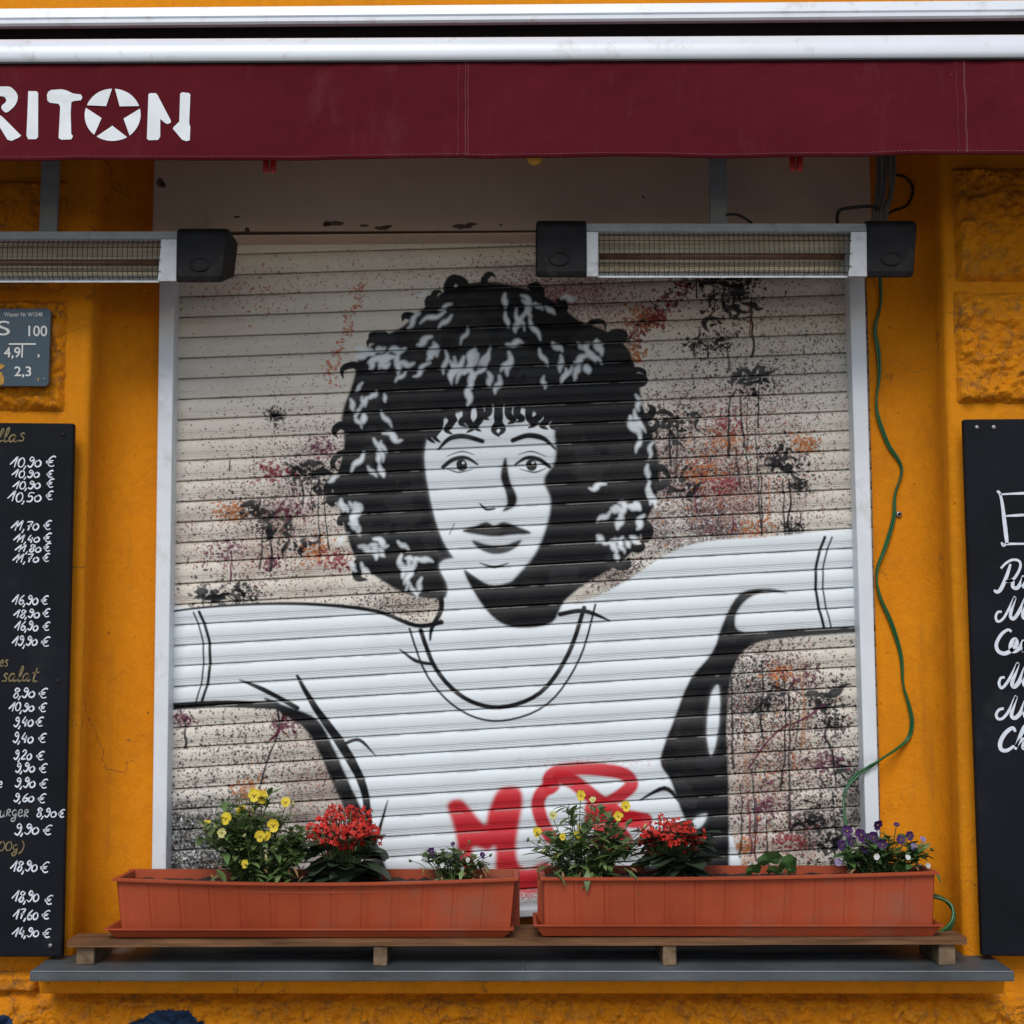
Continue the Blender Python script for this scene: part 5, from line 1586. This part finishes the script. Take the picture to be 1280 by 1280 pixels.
# left price board
YB = -.05
mb = MB()
tlp, trp = P(-190, 527, YB), P(92, 529, YB)
blp, brp = P(-190, 1197, YB), P(77.5, 1196, YB)
mb.hexa([(blp.x, YB, blp.z), (brp.x, YB, brp.z), (tlp.x, YB, tlp.z), (trp.x, YB, trp.z), (blp.x, YB + .018, blp.z), (brp.x, YB + .018, brp.z), (tlp.x, YB + .018, tlp.z), (trp.x, YB + .018, trp.z)], .003)
bl = thing('menu_board', ((blp.x + brp.x) / 2, YB, blp.z), 'black menu board on the left with handwritten white euro prices below the water sign', 'menu board', 'black menu boards beside the window')
obj('panel', mb, 'board', bl)
Yw = YB - .0012
mb = MB()
rows = [('10,9o', 15, 51, 584, 12.5, 57, 577, 13), ('10,9o', 17, 49, 597, 9, 58, 592.5, 9), ('10,9o', 18, 50, 611, 10, 58, 604.5, 10), ('10,5o', 12, 51, 627, 12, 57, 620, 10), ('11,7o', 16, 48, 663, 12, 54, 656, 11), ('11,4o', 19, 49, 678, 10, 54, 671.5, 11), ('11,8o', 21, 51, 690, 9, 54, 683.5, 10), ('11,7o', 18, 48, 703, 10, 53, 697, 9.5),
        ('16,9o', 17, 47, 756, 12, 51, 750, 10), ('18,9o', 19, 49, 772, 10, 53, 766, 10), ('16,9o', 20, 47, 788, 11, 53, 783, 10), ('19,9o', 17, 46, 807, 12, 51, 802, 12), ('8,9o', 16, 43, 872, 12, 48, 867, 12), ('10,9o', 13, 42, 889, 11, 48, 884, 11), ('9,4o', 17, 41, 908, 12, 44, 902.5, 11), ('9,4o', 16, 41, 928, 12, 47.5, 922.5, 11), ('9,2o', 17, 39, 949, 12, 45, 945, 11), ('9,9o', 19, 43, 965, 11, 48.5, 960.5, 11),
        ('9,9o', 18.5, 43.5, 984, 12, 49, 980, 11), ('9,6o', 17, 42, 1002, 10, 47, 998, 11), ('8,9o', 45, 70, 1021, 11, 72.5, 1017, 9), ('9,9o', 18, 48, 1043, 13, 53.5, 1038, 12), ('18,9o', 15, 46, 1089, 13, 50, 1085, 12), ('18,9o', 17, 48, 1127, 14, 55.5, 1125, 11), ('17,6o', 18, 47, 1149, 13, 52, 1143, 11), ('14,9o', 17, 48, 1171, 12, 53, 1166, 11)]
for (tx, xa, xb, base, h, xe, ye, he) in rows:
    mb = MB()
    write(mb, tx, xa, xb, base, h, Yw, 1.75)
    write(mb, 'E', xe, xe + he * 1.0, ye + he * .5, he, Yw, 1.6, .1)
    obj('price', mb, 'chalk', bl)
mb = MB(); write(mb, 'e', -4, 3, 985, 12, Yw, 1.4); obj('dish_lettering', mb, 'chalk', bl)
mb = MB(); write(mb, 'uRgeR', -1, 36, 1021, 14, Yw, 1.4, .1)
obj('dish_lettering', mb, 'chalkgrey', bl)
for args in (('lllas', -12, 31, 552, 16, Yw, 1.7, .2), ('es', -1, 10, 833, 13, Yw, 1.5, .15), ('salat', 1, 47, 852, 17, Yw, 1.8, .2), ('00g)', -3, 30, 1064, 13, Yw, 1.5, .15)):
    mb = MB(); write(mb, *args); obj('heading', mb, 'ochre', bl)
for (px, py) in ((78.5, 543), (73, 851), (63, 1182)):
    mb = MB(); p = P(px, py, YB); mb.tube([p + Vector((0, .001, 0)), p + Vector((0, -.0018, 0)), p + Vector((0, -.0026, 0))], [.0045, .0042, .0022], 12)
    obj('screw', mb, 'screw' if py > 1000 else 'black', bl)

# right dish board
YB2 = -.05
tlp, trp = P(1204.5, 524, YB2), P(1480, 522, YB2)
blp, brp = P(1228, 1195, YB2), P(1480, 1197, YB2)
mb = MB()
mb.hexa([(blp.x, YB2, blp.z), (brp.x, YB2, brp.z), (tlp.x, YB2, tlp.z), (trp.x, YB2, trp.z), (blp.x, YB2 + .018, blp.z), (brp.x, YB2 + .018, brp.z), (tlp.x, YB2 + .018, tlp.z), (trp.x, YB2 + .018, trp.z)], .003)
brd = thing('menu_board', ((blp.x + brp.x) / 2, YB2, blp.z), 'black menu board on the right with large white handwriting, below a rough stone block', 'menu board', 'black menu boards beside the window')
obj('panel', mb, 'board', brd)
mb = MB(); Yw = YB2 - .0012


def hand(strokes, oy, wpx):
    for st_ in strokes:
        q = spline([Vector((1180 + x / 6.4, oy + y / 6.4)) for x, y in st_], 7)
        mb.ribbon([(P(a.x, a.y, Yw).x, P(a.x, a.y, Yw).z) for a in q], wpx * K(Yw), Yw)


hand([[(425, 215), (448, 240), (468, 330), (486, 480), (505, 640)]], 580, 4.2)
hand([[(448, 243), (540, 238), (640, 234), (760, 228)], [(492, 416), (560, 412), (630, 408), (690, 405)], [(760, 634), (640, 638), (505, 640), (476, 652), (460, 626)]], 580, 2.8)
hand([[(455, 835), (500, 790), (552, 766), (600, 776), (612, 815), (590, 872), (550, 925), (500, 940), (548, 935), (550, 980), (585, 992), (622, 940), (640, 900), (634, 960), (650, 985), (700, 920)], [(532, 800), (500, 900), (455, 1000), (424, 1024), (400, 1008)],
      [(462, 1182), (430, 1186), (414, 1225), (430, 1260), (472, 1238), (522, 1155), (568, 1065), (545, 1150), (532, 1218), (560, 1236), (610, 1165), (660, 1070), (640, 1160), (634, 1220), (670, 1236), (720, 1180)]], 580, 4.0)
hand([[(540, 190), (512, 174), (460, 210), (420, 285), (432, 342), (482, 364), (540, 338), (580, 290), (570, 252), (545, 270), (533, 318), (560, 346), (606, 320), (640, 262), (634, 350), (655, 280), (700, 270)],
      [(486, 555), (456, 560), (440, 602), (460, 640), (500, 602), (550, 520), (592, 443), (570, 520), (545, 600), (562, 630), (602, 588), (660, 470), (640, 570), (650, 620), (700, 590)],
      [(478, 803), (440, 815), (418, 852), (432, 886), (472, 880), (522, 818), (577, 706), (555, 790), (540, 860), (568, 880), (612, 838), (660, 740), (645, 830), (660, 875), (710, 840)],
      [(572, 990), (548, 960), (492, 1000), (452, 1070), (456, 1128), (502, 1140), (562, 1102)], [(650, 940), (602, 1040), (570, 1132)], [(574, 1112), (612, 1060), (645, 1060), (635, 1120), (690, 1110)]], 760, 4.4)
obj('dish_lettering', mb, 'chalk', brd)
for (px, py) in ((1221, 534), (1242, 534)):
    mb = MB(); p = P(px, py, YB2); mb.tube([p + Vector((0, .001, 0)), p + Vector((0, -.0018, 0)), p + Vector((0, -.0026, 0))], [.0045, .0042, .0022], 12)
    obj('screw', mb, 'screw', brd)

# ------------------------------------------------------------------ water sign
YS = -.045
a, b2 = P(-45, 482.5, YS), P(63.5, 386, YS)
ws = thing('water_sign', ((a.x + b2.x) / 2, YS, a.z), 'blue enamel water main sign with white numbers on the rough stone block', 'sign')
mb = MB()
rad = .008; pl = []
for (cx_, cz_, s0) in ((b2.x - rad, b2.z - rad, 0), (a.x + rad, b2.z - rad, 90), (a.x + rad, a.z + rad, 180), (b2.x - rad, a.z + rad, 270)):
    for k in range(6):
        t = R(s0 + 90 * k / 5); pl.append((cx_ + rad * math.cos(t), cz_ + rad * math.sin(t)))
mb.prism(pl, YS, YS + .012)
pan = obj('plate', mb, 'signblue', ws)


def text_mesh(mb, s, px0, px1, base, h, Y, bold=0.0):
    cu = bpy.data.curves.new('text', 'FONT'); cu.body = s; cu.size = 1; cu.offset = bold
    o_ = bpy.data.objects.new('text', cu)
    COL.objects.link(o_)
    dg = bpy.context.evaluated_depsgraph_get(); dg.update()
    me_ = bpy.data.meshes.new_from_object(o_.evaluated_get(dg))
    xs = [v.co.x for v in me_.vertices]; zs2 = [v.co.y for v in me_.vertices]
    x0_, x1_, h1 = min(xs), max(xs), max(zs2)
    vs = []
    for v in me_.vertices:
        p = P(px0 + (v.co.x - x0_) / (x1_ - x0_) * (px1 - px0), base - v.co.y / h1 * h, Y); vs.append(p)
    mb.add(vs, [list(p.vertices) for p in me_.polygons])
    bpy.data.objects.remove(o_); bpy.data.curves.remove(cu); bpy.data.meshes.remove(me_)


mb = MB(); yt = YS - .0012
text_mesh(mb, 'Wasser Nr W1548', 5, 53, 395.5, 5.2, yt)
text_mesh(mb, 'S', -4, 12.5, 419, 18, yt)
text_mesh(mb, '100', 35.5, 59, 420, 13, yt, .012)
text_mesh(mb, '4,9', 5, 25.5, 446.5, 12.5, yt, .012)
text_mesh(mb, '2,3', 18, 39, 470, 12, yt, .012)
text_mesh(mb, ',', 47, 49.5, 445, 2.2, yt, .02)
for (xa, ya, xb, yb_) in ((11, 429, 45, 431), (26.5, 431, 29, 447)):
    p, q = P(xa, yb_, yt), P(xb, ya, yt); mb.add([(p.x, yt, p.z), (q.x, yt, p.z), (q.x, yt, q.z), (p.x, yt, q.z)], [[0, 1, 2, 3]])
obj('sign_lettering', mb, 'signwhite', ws)
mb = MB()
for (cx_, cy_, rx_, ry_) in ((0, 474, 5, 8), (1, 458, 3.5, 3), (48, 474, .8, 2.5)):
    pl = []
    for k in range(16):
        t = k / 16 * 6.283; rr = 1 + .5 * noise.noise((cx_ + math.cos(t) * 1.6, cy_, math.sin(t) * 1.6)); p = P(cx_ + rx_ * rr * math.cos(t), cy_ + ry_ * rr * math.sin(t), yt); pl.append((p.x, p.z))
    mb.prism(pl, yt, yt + .001)
obj('paint_smear', mb, 'ochrepaint', ws)
for (px, py) in ((55, 474),):
    mb = MB(); p = P(px, py, YS); mb.tube([p + Vector((0, .001, 0)), p + Vector((0, -.002, 0))], [.0032, .002], 10); obj('screw', mb, 'screw', ws)
